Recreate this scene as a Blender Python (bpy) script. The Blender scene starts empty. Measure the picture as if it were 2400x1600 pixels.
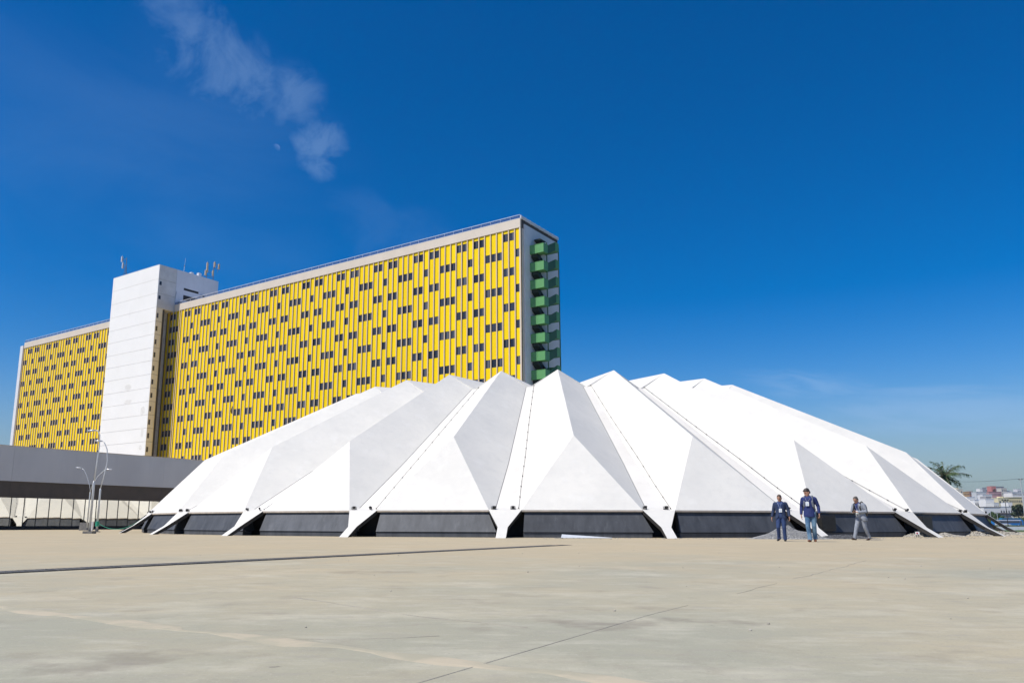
import bpy, bmesh, math, random
import numpy as np
from mathutils import Vector, Matrix
random.seed(7)
R = math.radians
# ------------------------------------------------------------------ camera
CH = 0.65
F, PX, PY, TILT, ROLL = 1864.72, 1111.05, 872.25, 0.188023, 0.001649
sc = bpy.context.scene
cam_d = bpy.data.cameras.new('camera')
cam = bpy.data.objects.new('camera', cam_d)
sc.collection.objects.link(cam)
cam_d.sensor_width = 36.0
cam_d.lens = F / 2400 * 36
cam_d.shift_x = (1200 - PX) / 2400
cam_d.shift_y = -(800 - PY) / 2400
cam_d.clip_start = 0.1
cam_d.clip_end = 9000
ct, st, cr, sr = math.cos(TILT), math.sin(TILT), math.cos(ROLL), math.sin(ROLL)
Xc = Vector((1, 0, 0)); Yc = Vector((0, -st, ct)); Zf = Vector((0, ct, st))
right = Xc * cr + Yc * sr
up = -Xc * sr + Yc * cr
M = Matrix((right, up, -Zf)).transposed().to_4x4()
M.translation = Vector((0, 0, CH))
cam.matrix_world = M
sc.camera = cam


def ray(u, v):
    x = (u - PX) / F; y = -(v - PY) / F
    return (right * x + up * y + Zf).normalized()


def at_y(u, v, Y):
    d = ray(u, v)
    return Vector((0, 0, CH)) + d * (Y / d.y)


def at_z(u, v, z=0.0):
    d = ray(u, v)
    return Vector((0, 0, CH)) + d * ((z - CH) / d.z)


# ------------------------------------------------------------------ light and sky
SUN_EL = R(55)
sun_dir = Vector((-0.86 * math.cos(SUN_EL), -0.511 * math.cos(SUN_EL), math.sin(SUN_EL))).normalized()
sd = bpy.data.lights.new('sun', 'SUN')
sd.energy = 4.8
sd.angle = R(0.53)
sd.color = (1.0, 0.94, 0.845)
sun = bpy.data.objects.new('sun', sd)
sc.collection.objects.link(sun)
sun.rotation_euler = (-sun_dir).to_track_quat('-Z', 'Y').to_euler()
world = bpy.data.worlds.new('World')
sc.world = world
world.use_nodes = True
wn = world.node_tree; wn.nodes.clear()


def nd(tree, typ, **kw):
    n = tree.nodes.new(typ)
    for k, v in kw.items():
        if k == 'inp':
            for kk, vv in v.items():
                n.inputs[kk].default_value = vv
        else:
            setattr(n, k, v)
    return n


def math_n(tree, op, a, b=None, clamp=False):
    n = tree.nodes.new('ShaderNodeMath'); n.operation = op; n.use_clamp = clamp
    for i, x in enumerate((a, b)):
        if x is None: continue
        if isinstance(x, (int, float)): n.inputs[i].default_value = x
        else: tree.links.new(x, n.inputs[i])
    return n.outputs[0]


sky = nd(wn, 'ShaderNodeTexSky', sky_type='NISHITA')
sky.sun_disc = False
sky.sun_elevation = SUN_EL
sky.sun_rotation = math.atan2(sun_dir.x, sun_dir.y)
sky.altitude = 700
sky.air_density = 1.0
sky.dust_density = 0.6
sky.ozone_density = 2.6
hsv = nd(wn, 'ShaderNodeHueSaturation', inp={'Saturation': 1.56, 'Value': 1.13, 'Hue': 0.509})
wn.links.new(sky.outputs[0], hsv.inputs['Color'])
gam = nd(wn, 'ShaderNodeGamma', inp={'Gamma': 1.0})
wn.links.new(hsv.outputs[0], gam.inputs[0])
tc = nd(wn, 'ShaderNodeTexCoord')


def wdot(vec):
    n = wn.nodes.new('ShaderNodeVectorMath'); n.operation = 'DOT_PRODUCT'
    wn.links.new(tc.outputs['Generated'], n.inputs[0]); n.inputs[1].default_value = vec
    return n.outputs['Value']


def cloud(u0, v0, u1, v1, half_w, scale, stretch, amount, seed, lo, hi):
    """a wisp of cirrus along a direction in the sky"""
    a, b = ray(u0, v0), ray(u1, v1)
    c = (a + b).normalized()
    e1 = (b - a); half_l = e1.length / 2; e1 = (e1 - c * e1.dot(c)).normalized()
    e2 = c.cross(e1).normalized()
    du, dv, dc = wdot(e1), wdot(e2), wdot(c)
    mu = math_n(wn, 'DIVIDE', du, half_l); mv = math_n(wn, 'DIVIDE', dv, half_w)
    r2 = math_n(wn, 'ADD', math_n(wn, 'MULTIPLY', mu, mu), math_n(wn, 'MULTIPLY', mv, mv))
    mask = math_n(wn, 'SUBTRACT', 1.0, r2, True)
    mask = math_n(wn, 'MULTIPLY', mask, math_n(wn, 'GREATER_THAN', dc, 0.0))
    comb = nd(wn, 'ShaderNodeCombineXYZ')
    wn.links.new(math_n(wn, 'MULTIPLY', du, scale), comb.inputs[0])
    wn.links.new(math_n(wn, 'MULTIPLY', dv, scale * stretch), comb.inputs[1])
    comb.inputs[2].default_value = seed
    nz = nd(wn, 'ShaderNodeTexNoise', inp={'Scale': 1.0, 'Detail': 9.0, 'Roughness': 0.62, 'Distortion': 0.5})
    wn.links.new(comb.outputs[0], nz.inputs['Vector'])
    mr = nd(wn, 'ShaderNodeMapRange', interpolation_type='SMOOTHSTEP', inp={'From Min': lo, 'From Max': hi})
    wn.links.new(math_n(wn, 'ADD', nz.outputs[0], math_n(wn, 'MULTIPLY', math_n(wn, 'SUBTRACT', mask, 0.5), 0.3)), mr.inputs[0])
    return math_n(wn, 'MULTIPLY', math_n(wn, 'MULTIPLY', mr.outputs[0], math_n(wn, 'POWER', mask, 0.6)), amount)


cl = [cloud(290, 10, 740, 270, 0.062, 16, 0.9, 0.22, 3.1, 0.42, 0.74),
      cloud(260, -60, 540, 60, 0.042, 18, 0.8, 0.16, 23.3, 0.40, 0.74),
      cloud(590, 170, 770, 270, 0.045, 22, 0.9, 0.2, 9.1, 0.36, 0.72),
      cloud(680, 290, 810, 400, 0.045, 24, 0.9, 0.24, 14.7, 0.36, 0.72),
      cloud(-500, 250, 900, 520, 0.20, 3.5, 2.0, 0.07, 5.2, 0.3, 0.8),
      cloud(1800, 960, 2900, 985, 0.045, 8, 6.0, 0.30, 2.2, 0.40, 0.72),
      cloud(1700, 880, 2150, 930, 0.022, 12, 5.0, 0.26, 4.2, 0.40, 0.72),
      cloud(700, 470, 1150, 610, 0.06, 9, 1.6, 0.05, 7.7, 0.4, 0.7)]
tot = cl[0]
for c_ in cl[1:]:
    tot = math_n(wn, 'MAXIMUM', tot, c_)
# pale smog towards the horizon, the same all the way round
smog = nd(wn, 'ShaderNodeMapRange', interpolation_type='SMOOTHERSTEP', inp={'From Min': -0.02, 'From Max': 0.27, 'To Min': 1.0, 'To Max': 0.0})
wn.links.new(wdot((0, 0, 1)), smog.inputs[0])
smog_p = math_n(wn, 'MULTIPLY', math_n(wn, 'POWER', smog.outputs[0], 2.0), 0.86)
smix = nd(wn, 'ShaderNodeMixRGB', inp={'Color2': (2.15, 2.75, 3.3, 1)})
wn.links.new(smog_p, smix.inputs[0]); wn.links.new(gam.outputs[0], smix.inputs[1])
mix = nd(wn, 'ShaderNodeMixRGB', inp={'Color2': (3.5, 5.3, 8.0, 1)})
wn.links.new(tot, mix.inputs[0]); wn.links.new(smix.outputs[0], mix.inputs[1])
bg = nd(wn, 'ShaderNodeBackground', inp={'Strength': 0.105})
wn.links.new(mix.outputs[0], bg.inputs[0])
out = nd(wn, 'ShaderNodeOutputWorld')
wn.links.new(bg.outputs[0], out.inputs[0])
sc.view_settings.view_transform = 'Standard'
sc.view_settings.look = 'None'
sc.view_settings.gamma = 1.0
sc.view_settings.use_curve_mapping = False
sc.view_settings.exposure = 0.0
sc.render.engine = 'CYCLES'
sc.cycles.max_bounces = 6

COL = sc.collection


# ------------------------------------------------------------------ materials
def mat(name, c1, c2=None, scale=3.0, rough=0.7, stretch=(1, 1, 1), bump=0.0, bump_scale=None, metallic=0.0,
        lo=0.35, hi=0.65, spec=0.5, detail=6.0, coords='Object'):
    m = bpy.data.materials.new(name); m.use_nodes = True
    t = m.node_tree; b = t.nodes['Principled BSDF']
    b.inputs['Roughness'].default_value = rough
    b.inputs['Metallic'].default_value = metallic
    b.inputs['Specular IOR Level'].default_value = spec
    c1 = (*c1, 1); c2 = c1 if c2 is None else (*c2, 1)
    co = nd(t, 'ShaderNodeTexCoord'); mp = nd(t, 'ShaderNodeMapping')
    mp.inputs['Scale'].default_value = stretch
    t.links.new(co.outputs[coords], mp.inputs[0])
    nz = nd(t, 'ShaderNodeTexNoise', inp={'Scale': scale, 'Detail': detail, 'Roughness': 0.6})
    t.links.new(mp.outputs[0], nz.inputs['Vector'])
    mr = nd(t, 'ShaderNodeMapRange', inp={'From Min': lo, 'From Max': hi})
    t.links.new(nz.outputs[0], mr.inputs[0])
    mx = nd(t, 'ShaderNodeMixRGB', inp={'Color1': c1, 'Color2': c2})
    t.links.new(mr.outputs[0], mx.inputs[0]); t.links.new(mx.outputs[0], b.inputs['Base Color'])
    if bump:
        n2 = nd(t, 'ShaderNodeTexNoise', inp={'Scale': bump_scale or scale * 8, 'Detail': 4.0})
        t.links.new(mp.outputs[0], n2.inputs['Vector'])
        bp = nd(t, 'ShaderNodeBump', inp={'Strength': bump, 'Distance': 0.02})
        t.links.new(n2.outputs[0], bp.inputs['Height']); t.links.new(bp.outputs[0], b.inputs['Normal'])
    return m


def add_layer(m, col, scale, lo, hi, amount, stretch=(1, 1, 1), seed=0.0, detail=8.0):
    """one more stain layer over a material"""
    t = m.node_tree; b = t.nodes['Principled BSDF']
    src = b.inputs['Base Color'].links[0].from_socket
    co = nd(t, 'ShaderNodeTexCoord'); mp = nd(t, 'ShaderNodeMapping')
    mp.inputs['Scale'].default_value = stretch; mp.inputs['Location'].default_value = (seed, seed * .7, seed * 1.3)
    t.links.new(co.outputs['Object'], mp.inputs[0])
    nz = nd(t, 'ShaderNodeTexNoise', inp={'Scale': scale, 'Detail': detail, 'Roughness': 0.62})
    t.links.new(mp.outputs[0], nz.inputs['Vector'])
    mr = nd(t, 'ShaderNodeMapRange', inp={'From Min': lo, 'From Max': hi, 'To Max': amount})
    t.links.new(nz.outputs[0], mr.inputs[0])
    mx = nd(t, 'ShaderNodeMixRGB', inp={'Color2': (*col, 1)})
    t.links.new(mr.outputs[0], mx.inputs[0]); t.links.new(src, mx.inputs[1]); t.links.new(mx.outputs[0], b.inputs['Base Color'])
    return m


m_conc = mat('plaza_concrete', (0.465, 0.40, 0.262), (0.425, 0.39, 0.272), 0.09, 0.82, bump=0.12, bump_scale=9, detail=9)
add_layer(m_conc, (0.345, 0.338, 0.252), 0.22, 0.40, 0.62, 0.9, seed=3)
add_layer(m_conc, (0.56, 0.52, 0.39), 0.8, 0.52, 0.72, 0.75, seed=9)
add_layer(m_conc, (0.27, 0.23, 0.17), 2.3, 0.55, 0.74, 0.6, seed=21)
add_layer(m_conc, (0.22, 0.20, 0.17), 26.0, 0.60, 0.74, 0.45, seed=31)
add_layer(m_conc, (0.57, 0.54, 0.42), 5.0, 0.52, 0.74, 0.45, seed=61, detail=12, stretch=(.5, 1, 1))
add_layer(m_conc, (0.34, 0.31, 0.25), 9.0, 0.52, 0.70, 0.5, seed=71, detail=12, stretch=(.4, 1, 1))
add_layer(m_conc, (0.30, 0.275, 0.225), 45.0, 0.56, 0.70, 0.5, seed=81, detail=12)
add_layer(m_conc, (0.62, 0.58, 0.49), 60.0, 0.58, 0.72, 0.5, seed=91, detail=12)
add_layer(m_conc, (0.12, 0.11, 0.10), 6.0, 0.70, 0.74, 0.55, seed=51)
add_layer(m_conc, (0.20, 0.17, 0.13), 0.42, 0.655, 0.70, 0.45, seed=131, detail=6)
# ochre dust blown over the part of the plaza nearer the hall
_t = m_conc.node_tree; _b = _t.nodes['Principled BSDF']; _src = _b.inputs['Base Color'].links[0].from_socket
_co = nd(_t, 'ShaderNodeTexCoord'); _sx = nd(_t, 'ShaderNodeSeparateXYZ'); _t.links.new(_co.outputs['Object'], _sx.inputs[0])
_nz = nd(_t, 'ShaderNodeTexNoise', inp={'Scale': 0.35, 'Detail': 8.0, 'Roughness': 0.65}); _t.links.new(_co.outputs['Object'], _nz.inputs['Vector'])
_f = math_n(_t, 'ADD', _sx.outputs[1], math_n(_t, 'MULTIPLY', math_n(_t, 'SUBTRACT', _nz.outputs[0], 0.5), 34.0))
_mr = nd(_t, 'ShaderNodeMapRange', interpolation_type='SMOOTHSTEP', inp={'From Min': 5.0, 'From Max': 22.0, 'To Max': 0.62}); _t.links.new(_f, _mr.inputs[0])
_mx = nd(_t, 'ShaderNodeMixRGB', inp={'Color2': (0.50, 0.395, 0.235, 1)}); _t.links.new(_mr.outputs[0], _mx.inputs[0]); _t.links.new(_src, _mx.inputs[1]); _t.links.new(_mx.outputs[0], _b.inputs['Base Color'])
m_ground = mat('city_ground', (0.10, 0.10, 0.085), (0.16, 0.15, 0.12), 0.02, 0.95)
m_grass = mat('verge_grass', (0.045, 0.085, 0.02), (0.09, 0.12, 0.03), 0.8, 0.95, bump=0.5)
m_asph = mat('road_asphalt', (0.055, 0.055, 0.058), (0.085, 0.083, 0.08), 0.9, 0.9)
m_joint = mat('joint_filler', (0.20, 0.185, 0.16), (0.38, 0.345, 0.275), 2.0, 0.9)
m_patch = mat('pale_mortar', (0.50, 0.435, 0.31), (0.40, 0.37, 0.265), 2.2, 0.85, lo=.42, hi=.56)
m_shell = mat('white_shell_paint', (0.71, 0.69, 0.63), (0.65, 0.635, 0.585), 0.35, 0.75, bump=0.06, bump_scale=6)
add_layer(m_shell, (0.57, 0.555, 0.52), 0.9, 0.55, 0.80, 0.5, seed=4)
add_layer(m_shell, (0.50, 0.49, 0.46), 5.0, 0.62, 0.8, 0.4, stretch=(1, 1, .35), seed=8)
add_layer(m_shell, (0.60, 0.59, 0.55), 2.4, 0.48, 0.74, 0.5, seed=14, detail=11)
add_layer(m_shell, (0.76, 0.75, 0.71), 1.5, 0.55, 0.75, 0.5, seed=19, detail=11, stretch=(1, 1, .6))
m_gut = mat('gutter_paint', (0.74, 0.72, 0.665), (0.69, 0.665, 0.605), 0.5, 0.65, bump=0.05)
add_layer(m_gut, (0.55, 0.52, 0.45), 2.0, 0.55, 0.8, 0.4, seed=5)
m_eave = mat('bare_eave_concrete', (0.62, 0.55, 0.47), (0.48, 0.42, 0.35), 3.0, 0.85, bump=0.2)
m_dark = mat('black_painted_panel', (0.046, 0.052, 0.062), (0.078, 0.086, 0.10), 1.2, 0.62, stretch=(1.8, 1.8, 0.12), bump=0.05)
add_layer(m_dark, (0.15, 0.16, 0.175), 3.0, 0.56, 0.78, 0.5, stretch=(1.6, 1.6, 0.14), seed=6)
m_legshade = mat('leg_shade_black', (0.022, 0.021, 0.021), (0.04, 0.037, 0.034), 1.5, 0.8)  # shade under the white legs put into the colour of their sides
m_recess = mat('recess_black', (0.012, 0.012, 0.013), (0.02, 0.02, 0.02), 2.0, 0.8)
m_blackmetal = mat('black_metal', (0.016, 0.016, 0.017), (0.03, 0.03, 0.03), 6.0, 0.5)
m_cable = mat('grey_cable', (0.07, 0.07, 0.07), (0.11, 0.105, 0.10), 8.0, 0.6)
m_lens = mat('lamp_lens', (0.55, 0.57, 0.6), (0.4, 0.42, 0.45), 5, 0.15)
m_yellow = mat('yellow_panel_paint', (0.98, 0.695, 0.001), (0.94, 0.65, 0.001), 0.4, 0.7, stretch=(1, 1, .2), spec=.15)
add_layer(m_yellow, (0.85, 0.57, 0.01), 0.25, 0.5, 0.8, 0.35, seed=2)
def vary(m, lo, hi):
    t = m.node_tree; b = t.nodes['Principled BSDF']; src = b.inputs['Base Color'].links[0].from_socket
    oi = nd(t, 'ShaderNodeObjectInfo'); mr = nd(t, 'ShaderNodeMapRange', inp={'To Min': lo, 'To Max': hi}); t.links.new(oi.outputs['Random'], mr.inputs[0])
    h = nd(t, 'ShaderNodeHueSaturation'); t.links.new(mr.outputs[0], h.inputs['Value']); t.links.new(src, h.inputs['Color']); t.links.new(h.outputs[0], b.inputs['Base Color'])


vary(m_yellow, 0.93, 1.02)
vary(m_dark, 0.8, 1.2)
m_fin = mat('cream_fin', (0.65, 0.51, 0.35), (0.59, 0.45, 0.30), 0.6, 0.7, stretch=(1, 1, .2))
m_fascia = mat('cream_fascia', (0.68, 0.60, 0.50), (0.63, 0.555, 0.46), 0.3, 0.7, stretch=(1, 1, .5))
m_finshade = mat('fin_shade_brown', (0.06, 0.042, 0.022), (0.085, 0.06, 0.03), 1, 0.7)  # dark brown standing for the shade line along each fin
m_core = mat('dark_core', (0.05, 0.045, 0.04), (0.07, 0.06, 0.05), 1, 0.8)
m_glass = mat('window_glass', (0.014, 0.016, 0.022), (0.03, 0.032, 0.042), 0.15, 0.08, spec=0.6)
m_curtain = mat('window_curtain', (0.075, 0.078, 0.09), (0.13, 0.13, 0.145), 2.0, 0.35, spec=0.5, stretch=(3, 3, .3))
vary(m_glass, 0.5, 2.6)
vary(m_curtain, 0.5, 1.5)
m_soot = mat('soot_stain', (0.02, 0.018, 0.012), (0.08, 0.055, 0.008), 1.5, 0.9)
m_endwall = mat('white_render', (0.72, 0.73, 0.76), (0.66, 0.67, 0.70), 0.3, 0.7, bump=.05)
add_layer(m_endwall, (0.5, 0.5, 0.52), 0.6, 0.55, 0.8, 0.35, stretch=(1, 1, .3), seed=4)
m_tower = mat('white_tower_paint', (0.86, 0.855, 0.835), (0.83, 0.825, 0.80), 0.2, 0.7)
add_layer(m_tower, (0.70, 0.69, 0.67), 0.5, 0.58, 0.75, 0.35, stretch=(1, 1, .3), seed=11)
m_towercream = mat('cream_tower_side', (0.86, 0.80, 0.65), (0.80, 0.74, 0.59), 0.3, 0.7)
add_layer(m_towercream, (0.50, 0.44, 0.33), 0.4, 0.58, 0.64, 0.4, seed=6)
m_tile = mat('small_white_tiles', (0.70, 0.69, 0.66), (0.60, 0.59, 0.56), 0.8, 0.55)
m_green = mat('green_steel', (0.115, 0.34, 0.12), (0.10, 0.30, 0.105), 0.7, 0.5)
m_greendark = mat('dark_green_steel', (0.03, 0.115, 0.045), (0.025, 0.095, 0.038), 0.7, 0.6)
m_stairshade = mat('shade_black_steel', (0.010, 0.022, 0.013), (0.008, 0.018, 0.010), 0.7, 0.6)  # green steel blackened to stand for deep shade under the stairs
m_railwhite = mat('white_metal', (0.78, 0.78, 0.8), (0.7, 0.7, 0.72), 2, 0.4)
m_galv = mat('galvanised_steel', (0.60, 0.62, 0.63), (0.50, 0.52, 0.53), 5, 0.42, metallic=0.25, stretch=(1, 1, .3))
m_lowfascia = mat('grey_white_fascia', (0.53, 0.53, 0.53), (0.47, 0.47, 0.475), 0.25, 0.75, stretch=(1, 1, 0.35))
add_layer(m_lowfascia, (0.38, 0.39, 0.41), 0.8, 0.55, 0.75, 0.35, stretch=(1.5, 1.5, .15), seed=7)
m_brown = mat('brown_band', (0.085, 0.066, 0.052), (0.065, 0.052, 0.042), 0.8, 0.7)
m_mirror = bpy.data.materials.new('tinted_mirror_glass'); m_mirror.use_nodes = True
_b = m_mirror.node_tree.nodes['Principled BSDF']
_b.inputs['Base Color'].default_value = (0.78, 0.765, 0.69, 1); _b.inputs['Metallic'].default_value = 1.0; _b.inputs['Roughness'].default_value = 0.015
_t = m_mirror.node_tree
_nz = nd(_t, 'ShaderNodeTexNoise', inp={'Scale': 0.5, 'Detail': 1.0}); _co = nd(_t, 'ShaderNodeTexCoord')
_t.links.new(_co.outputs['Object'], _nz.inputs['Vector'])
_bp = nd(_t, 'ShaderNodeBump', inp={'Strength': 0.03, 'Distance': 0.2})
_t.links.new(_nz.outputs[0], _bp.inputs['Height']); _t.links.new(_bp.outputs[0], _b.inputs['Normal'])
m_railglass = bpy.data.materials.new('smoked_rail_glass'); m_railglass.use_nodes = True
_t = m_railglass.node_tree; _b = _t.nodes['Principled BSDF']
_b.inputs['Base Color'].default_value = (0.16, 0.18, 0.24, 1); _b.inputs['Roughness'].default_value = 0.3
_mx = nd(_t, 'ShaderNodeMixShader'); _tr = nd(_t, 'ShaderNodeBsdfTransparent', inp={'Color': (0.84, 0.88, 0.93, 1)})
_mx.inputs[0].default_value = 0.22
_t.links.new(_tr.outputs[0], _mx.inputs[1]); _t.links.new(_b.outputs[0], _mx.inputs[2])
_t.links.new(_mx.outputs[0], _t.nodes['Material Output'].inputs[0])
m_gravel = mat('grey_gravel', (0.44, 0.44, 0.43), (0.20, 0.20, 0.20), 24, 0.95, bump=0.6, bump_scale=30)
m_rubble = mat('broken_concrete', (0.46, 0.43, 0.37), (0.28, 0.26, 0.22), 5, 0.95, bump=0.5)
m_sheet = mat('white_sheet_metal', (0.62, 0.65, 0.68), (0.52, 0.55, 0.58), 1, 0.4)
m_red = mat('red_enamel', (0.5, 0.03, 0.03), (0.4, 0.03, 0.03), 3, 0.5)
m_steeldark = mat('dark_grating_steel', (0.13, 0.125, 0.12), (0.2, 0.19, 0.175), 4, 0.6)
m_tape = mat('green_tape', (0.02, 0.32, 0.2), (0.02, 0.26, 0.16), 5, 0.5)
m_leaf = mat('leaf_green', (0.035, 0.075, 0.018), (0.075, 0.115, 0.035), 0.9, 0.7)
m_leafd = mat('leaf_dark', (0.022, 0.045, 0.016), (0.05, 0.07, 0.028), 0.6, 0.7)
m_palm = mat('palm_leaf', (0.03, 0.07, 0.022), (0.075, 0.125, 0.035), 1.5, 0.55)
m_bark = mat('bark', (0.13, 0.10, 0.075), (0.2, 0.165, 0.13), 5, 0.9, bump=0.5)


# ------------------------------------------------------------------ mesh helpers
class MB:
    def __init__(self):
        self.v = []; self.f = []; self.m = []

    def add(self, verts, faces, mi=0):
        o = len(self.v)
        self.v += [tuple(p) for p in verts]
        self.f += [tuple(i + o for i in f) for f in faces]
        self.m += [mi] * len(faces)

    def box(self, x0, y0, z0, x1, y1, z1, mi=0, fr=None):
        p = [(x0, y0, z0), (x1, y0, z0), (x1, y1, z0), (x0, y1, z0), (x0, y0, z1), (x1, y0, z1), (x1, y1, z1), (x0, y1, z1)]
        if fr is not None: p = [tuple(fr @ Vector(q)) for q in p]
        self.add(p, [(0, 3, 2, 1), (4, 5, 6, 7), (0, 1, 5, 4), (1, 2, 6, 5), (2, 3, 7, 6), (3, 0, 4, 7)], mi)

    def hexa(self, p, mi=0):
        """eight corners: bottom ring 0-3, top ring 4-7"""
        self.add(p, [(0, 3, 2, 1), (4, 5, 6, 7), (0, 1, 5, 4), (1, 2, 6, 5), (2, 3, 7, 6), (3, 0, 4, 7)], mi)

    def tube(self, pts, rad, n=8, mi=0, caps=True):
        pts = [Vector(p) for p in pts]
        if not isinstance(rad, (list, tuple)): rad = [rad] * len(pts)
        rings = []; ref = None
        for i, p in enumerate(pts):
            a = pts[max(i - 1, 0)]; b = pts[min(i + 1, len(pts) - 1)]
            d = (b - a).normalized()
            if ref is None:
                ref = Vector((0, 0, 1)) if abs(d.z) < .9 else Vector((1, 0, 0))
            e1 = (ref - d * ref.dot(d)).normalized(); e2 = d.cross(e1); ref = e1
            r = rad[i]; rx, ry = (r if isinstance(r, (tuple, list)) else (r, r))
            rings.append([p + e1 * (rx * math.cos(2 * math.pi * k / n)) + e2 * (ry * math.sin(2 * math.pi * k / n)) for k in range(n)])
        self.rings(rings, mi, caps)

    def rings(self, rings, mi=0, caps=True):
        n = len(rings[0]); vs = [q for r in rings for q in r]; fs = []
        for i in range(len(rings) - 1):
            for k in range(n):
                a = i * n + k; b = i * n + (k + 1) % n
                fs.append((a, b, b + n, a + n))
        if caps:
            fs.append(tuple(range(n - 1, -1, -1))); fs.append(tuple((len(rings) - 1) * n + k for k in range(n)))
        self.add(vs, fs, mi)

    def sphere(self, c, r, n=10, m=7, mi=0):
        c = Vector(c); r = Vector(r) if isinstance(r, (tuple, list)) else Vector((r, r, r))
        rings = []
        for i in range(m + 1):
            t = math.pi * (i + .02) / (m + .04)
            rings.append([c + Vector((r.x * math.sin(t) * math.cos(2 * math.pi * k / n), r.y * math.sin(t) * math.sin(2 * math.pi * k / n), -r.z * math.cos(t))) for k in range(n)])
        self.rings(rings, mi)

    def mesh(self, name, mats, smooth=False):
        me = bpy.data.meshes.new(name)
        me.from_pydata(self.v, [], self.f)
        for m in (mats if isinstance(mats, (list, tuple)) else [mats]): me.materials.append(m)
        me.polygons.foreach_set('material_index', self.m)
        if smooth: me.polygons.foreach_set('use_smooth', [True] * len(me.polygons))
        me.update()
        return me

    def build(self, name, mats, parent=None, smooth=False, **props):
        return link(name, self.mesh(name, mats, smooth), parent, **props)


def link(name, data, parent=None, **props):
    o = bpy.data.objects.new(name, data); COL.objects.link(o)
    if parent is not None: o.parent = parent
    for k, v in props.items(): o[k] = v
    return o


def thing(name, label, cat, loc=(0, 0, 0), rz=0.0, group=None):
    o = bpy.data.objects.new(name, None); COL.objects.link(o)
    o.location = loc; o.rotation_euler = (0, 0, rz)
    o.empty_display_size = 0.3
    o['label'] = label; o['category'] = cat
    if group: o['group'] = group
    return o


def tag(o, label, cat, group=None):
    o['label'] = label; o['category'] = cat
    if group: o['group'] = group
    return o


def structure(o):
    o['kind'] = 'structure'; return o


def kids(o): return [c for c in bpy.data.objects if c.parent == o]


def dup(root, loc, rz=0.0, label=None, scale=None):
    def cp(o, par):
        c = o.copy(); COL.objects.link(c)
        if par is not None: c.parent = par
        for ch in list(o.children): cp(ch, c)
        return c
    r = cp(root, None); r.location = loc; r.rotation_euler = (0, 0, rz)
    if scale: r.scale = (scale,) * 3
    if label: r['label'] = label
    return r


# ------------------------------------------------------------------ setting: ground
def sheet(name, poly, z, m):
    b = MB(); b.add([(x, y, z) for x, y in poly], [tuple(range(len(poly)))])
    return structure(b.build(name, m))


def gridsheet(name, x0, y0, x1, y1, zf, n, m, m2=None):
    b = MB(); nx, ny = n
    vs = []
    for j in range(ny + 1):
        for i in range(nx + 1):
            x = x0 + (x1 - x0) * i / nx; y = y0 + (y1 - y0) * j / ny
            vs.append((x, y, zf(x, y)))
    b.add(vs, [(j * (nx + 1) + i, j * (nx + 1) + i + 1, (j + 1) * (nx + 1) + i + 1, (j + 1) * (nx + 1) + i) for j in range(ny) for i in range(nx)])
    return structure(b.build(name, m, smooth=True))


def hillz(x, y):
    t = max(0.0, min(1.0, (y - 520) / 1300)); s = t * t * (3 - 2 * t)
    return -0.12 + 46 * s


gridsheet('ground', -4500, -1500, 4500, 7000, hillz, (60, 120), m_ground)
sheet('plaza', [(-170, -90), (120, -90), (92, 40), (47.0, 68), (45.5, 82), (52, 150), (-170, 260)], 0.0, m_conc)
sheet('grass_verge', [(47.3, 70), (92.3, 41), (170, 41), (330, 330), (60, 330)], -0.05, m_grass)
sheet('road', [(40, 372), (420, 372), (420, 430), (40, 430)], -0.02, m_asph)
sheet('pavement', [(47.25, 69.9), (92.2, 41.2), (96, 43.5), (49.0, 75), (48.5, 84), (55, 150), (52.2, 150), (45.7, 82)], 0.004, m_patch)

# expansion joints, cracks and mortar lines in the plaza
def strip(name, pts, w, z, m, jitter=0.0):
    b = MB(); rnd = random.Random(len(pts) * 13 + int(abs(pts[0][0]) * 10))
    P = []
    for i in range(len(pts) - 1):
        a, c = Vector(pts[i]), Vector(pts[i + 1]); n = max(2, int((c - a).length / 0.25)) if jitter else 2
        for k in range(n): P.append(a.lerp(c, k / n))
    P.append(Vector(pts[-1]))
    rails = [[], [], [], []]
    for i, p in enumerate(P):
        a = P[max(i - 1, 0)]; c = P[min(i + 1, len(P) - 1)]
        d = (c - a).normalized(); nrm = Vector((-d.y, d.x))
        q = p + nrm * rnd.uniform(-jitter, jitter); ww = w * (1 + (rnd.uniform(-.75, .6) if jitter else 0))
        for r_, (f_, zz) in zip(rails, ((.5, -.002), (.2, z), (-.2, z), (-.5, -.002))):
            r_.append((q.x + nrm.x * ww * f_ * 1.2, q.y + nrm.y * ww * f_ * 1.2, zz))
    n = len(P)
    b.add([v for r_ in rails for v in r_], [(k * n + i, (k + 1) * n + i, (k + 1) * n + i + 1, k * n + i + 1) for k in range(3) for i in range(n - 1)])
    return structure(b.build(name, m))


strip('expansion_joint', [(-0.9, 2.45), (-0.23, 3.49), (1.22, 5.93)], 0.009000000000000001, 0.002, m_joint)
strip('expansion_joint', [(1.22, 5.93), (1.75, 6.73)], 0.008, 0.002, m_joint, 0.01)
strip('expansion_joint', [(2.5, 7.85), (3.4, 9.2)], 0.007, 0.002, m_joint, 0.02)
strip('expansion_joint', [(3.9, 9.96), (5.84, 12.87), (7.2, 15.0)], 0.013, 0.002, m_joint, 0.03)
strip('expansion_joint', [(-34, 26.5), (-15.7, 26.97), (-8.59, 33.39), (-5.2, 36.2)], 0.045, 0.002, m_joint, 0.02)
strip('mortar_line', [(-8.5, 10.0), (-3.71, 6.47), (0.54, 3.57), (2.6, 2.15)], 0.17, 0.003, m_patch, 0.05)
strip('crack', [(-1.6, 7.4), (-0.4, 5.9), (0.35, 5.3)], 0.012, 0.002, m_joint, 0.02)
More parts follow.
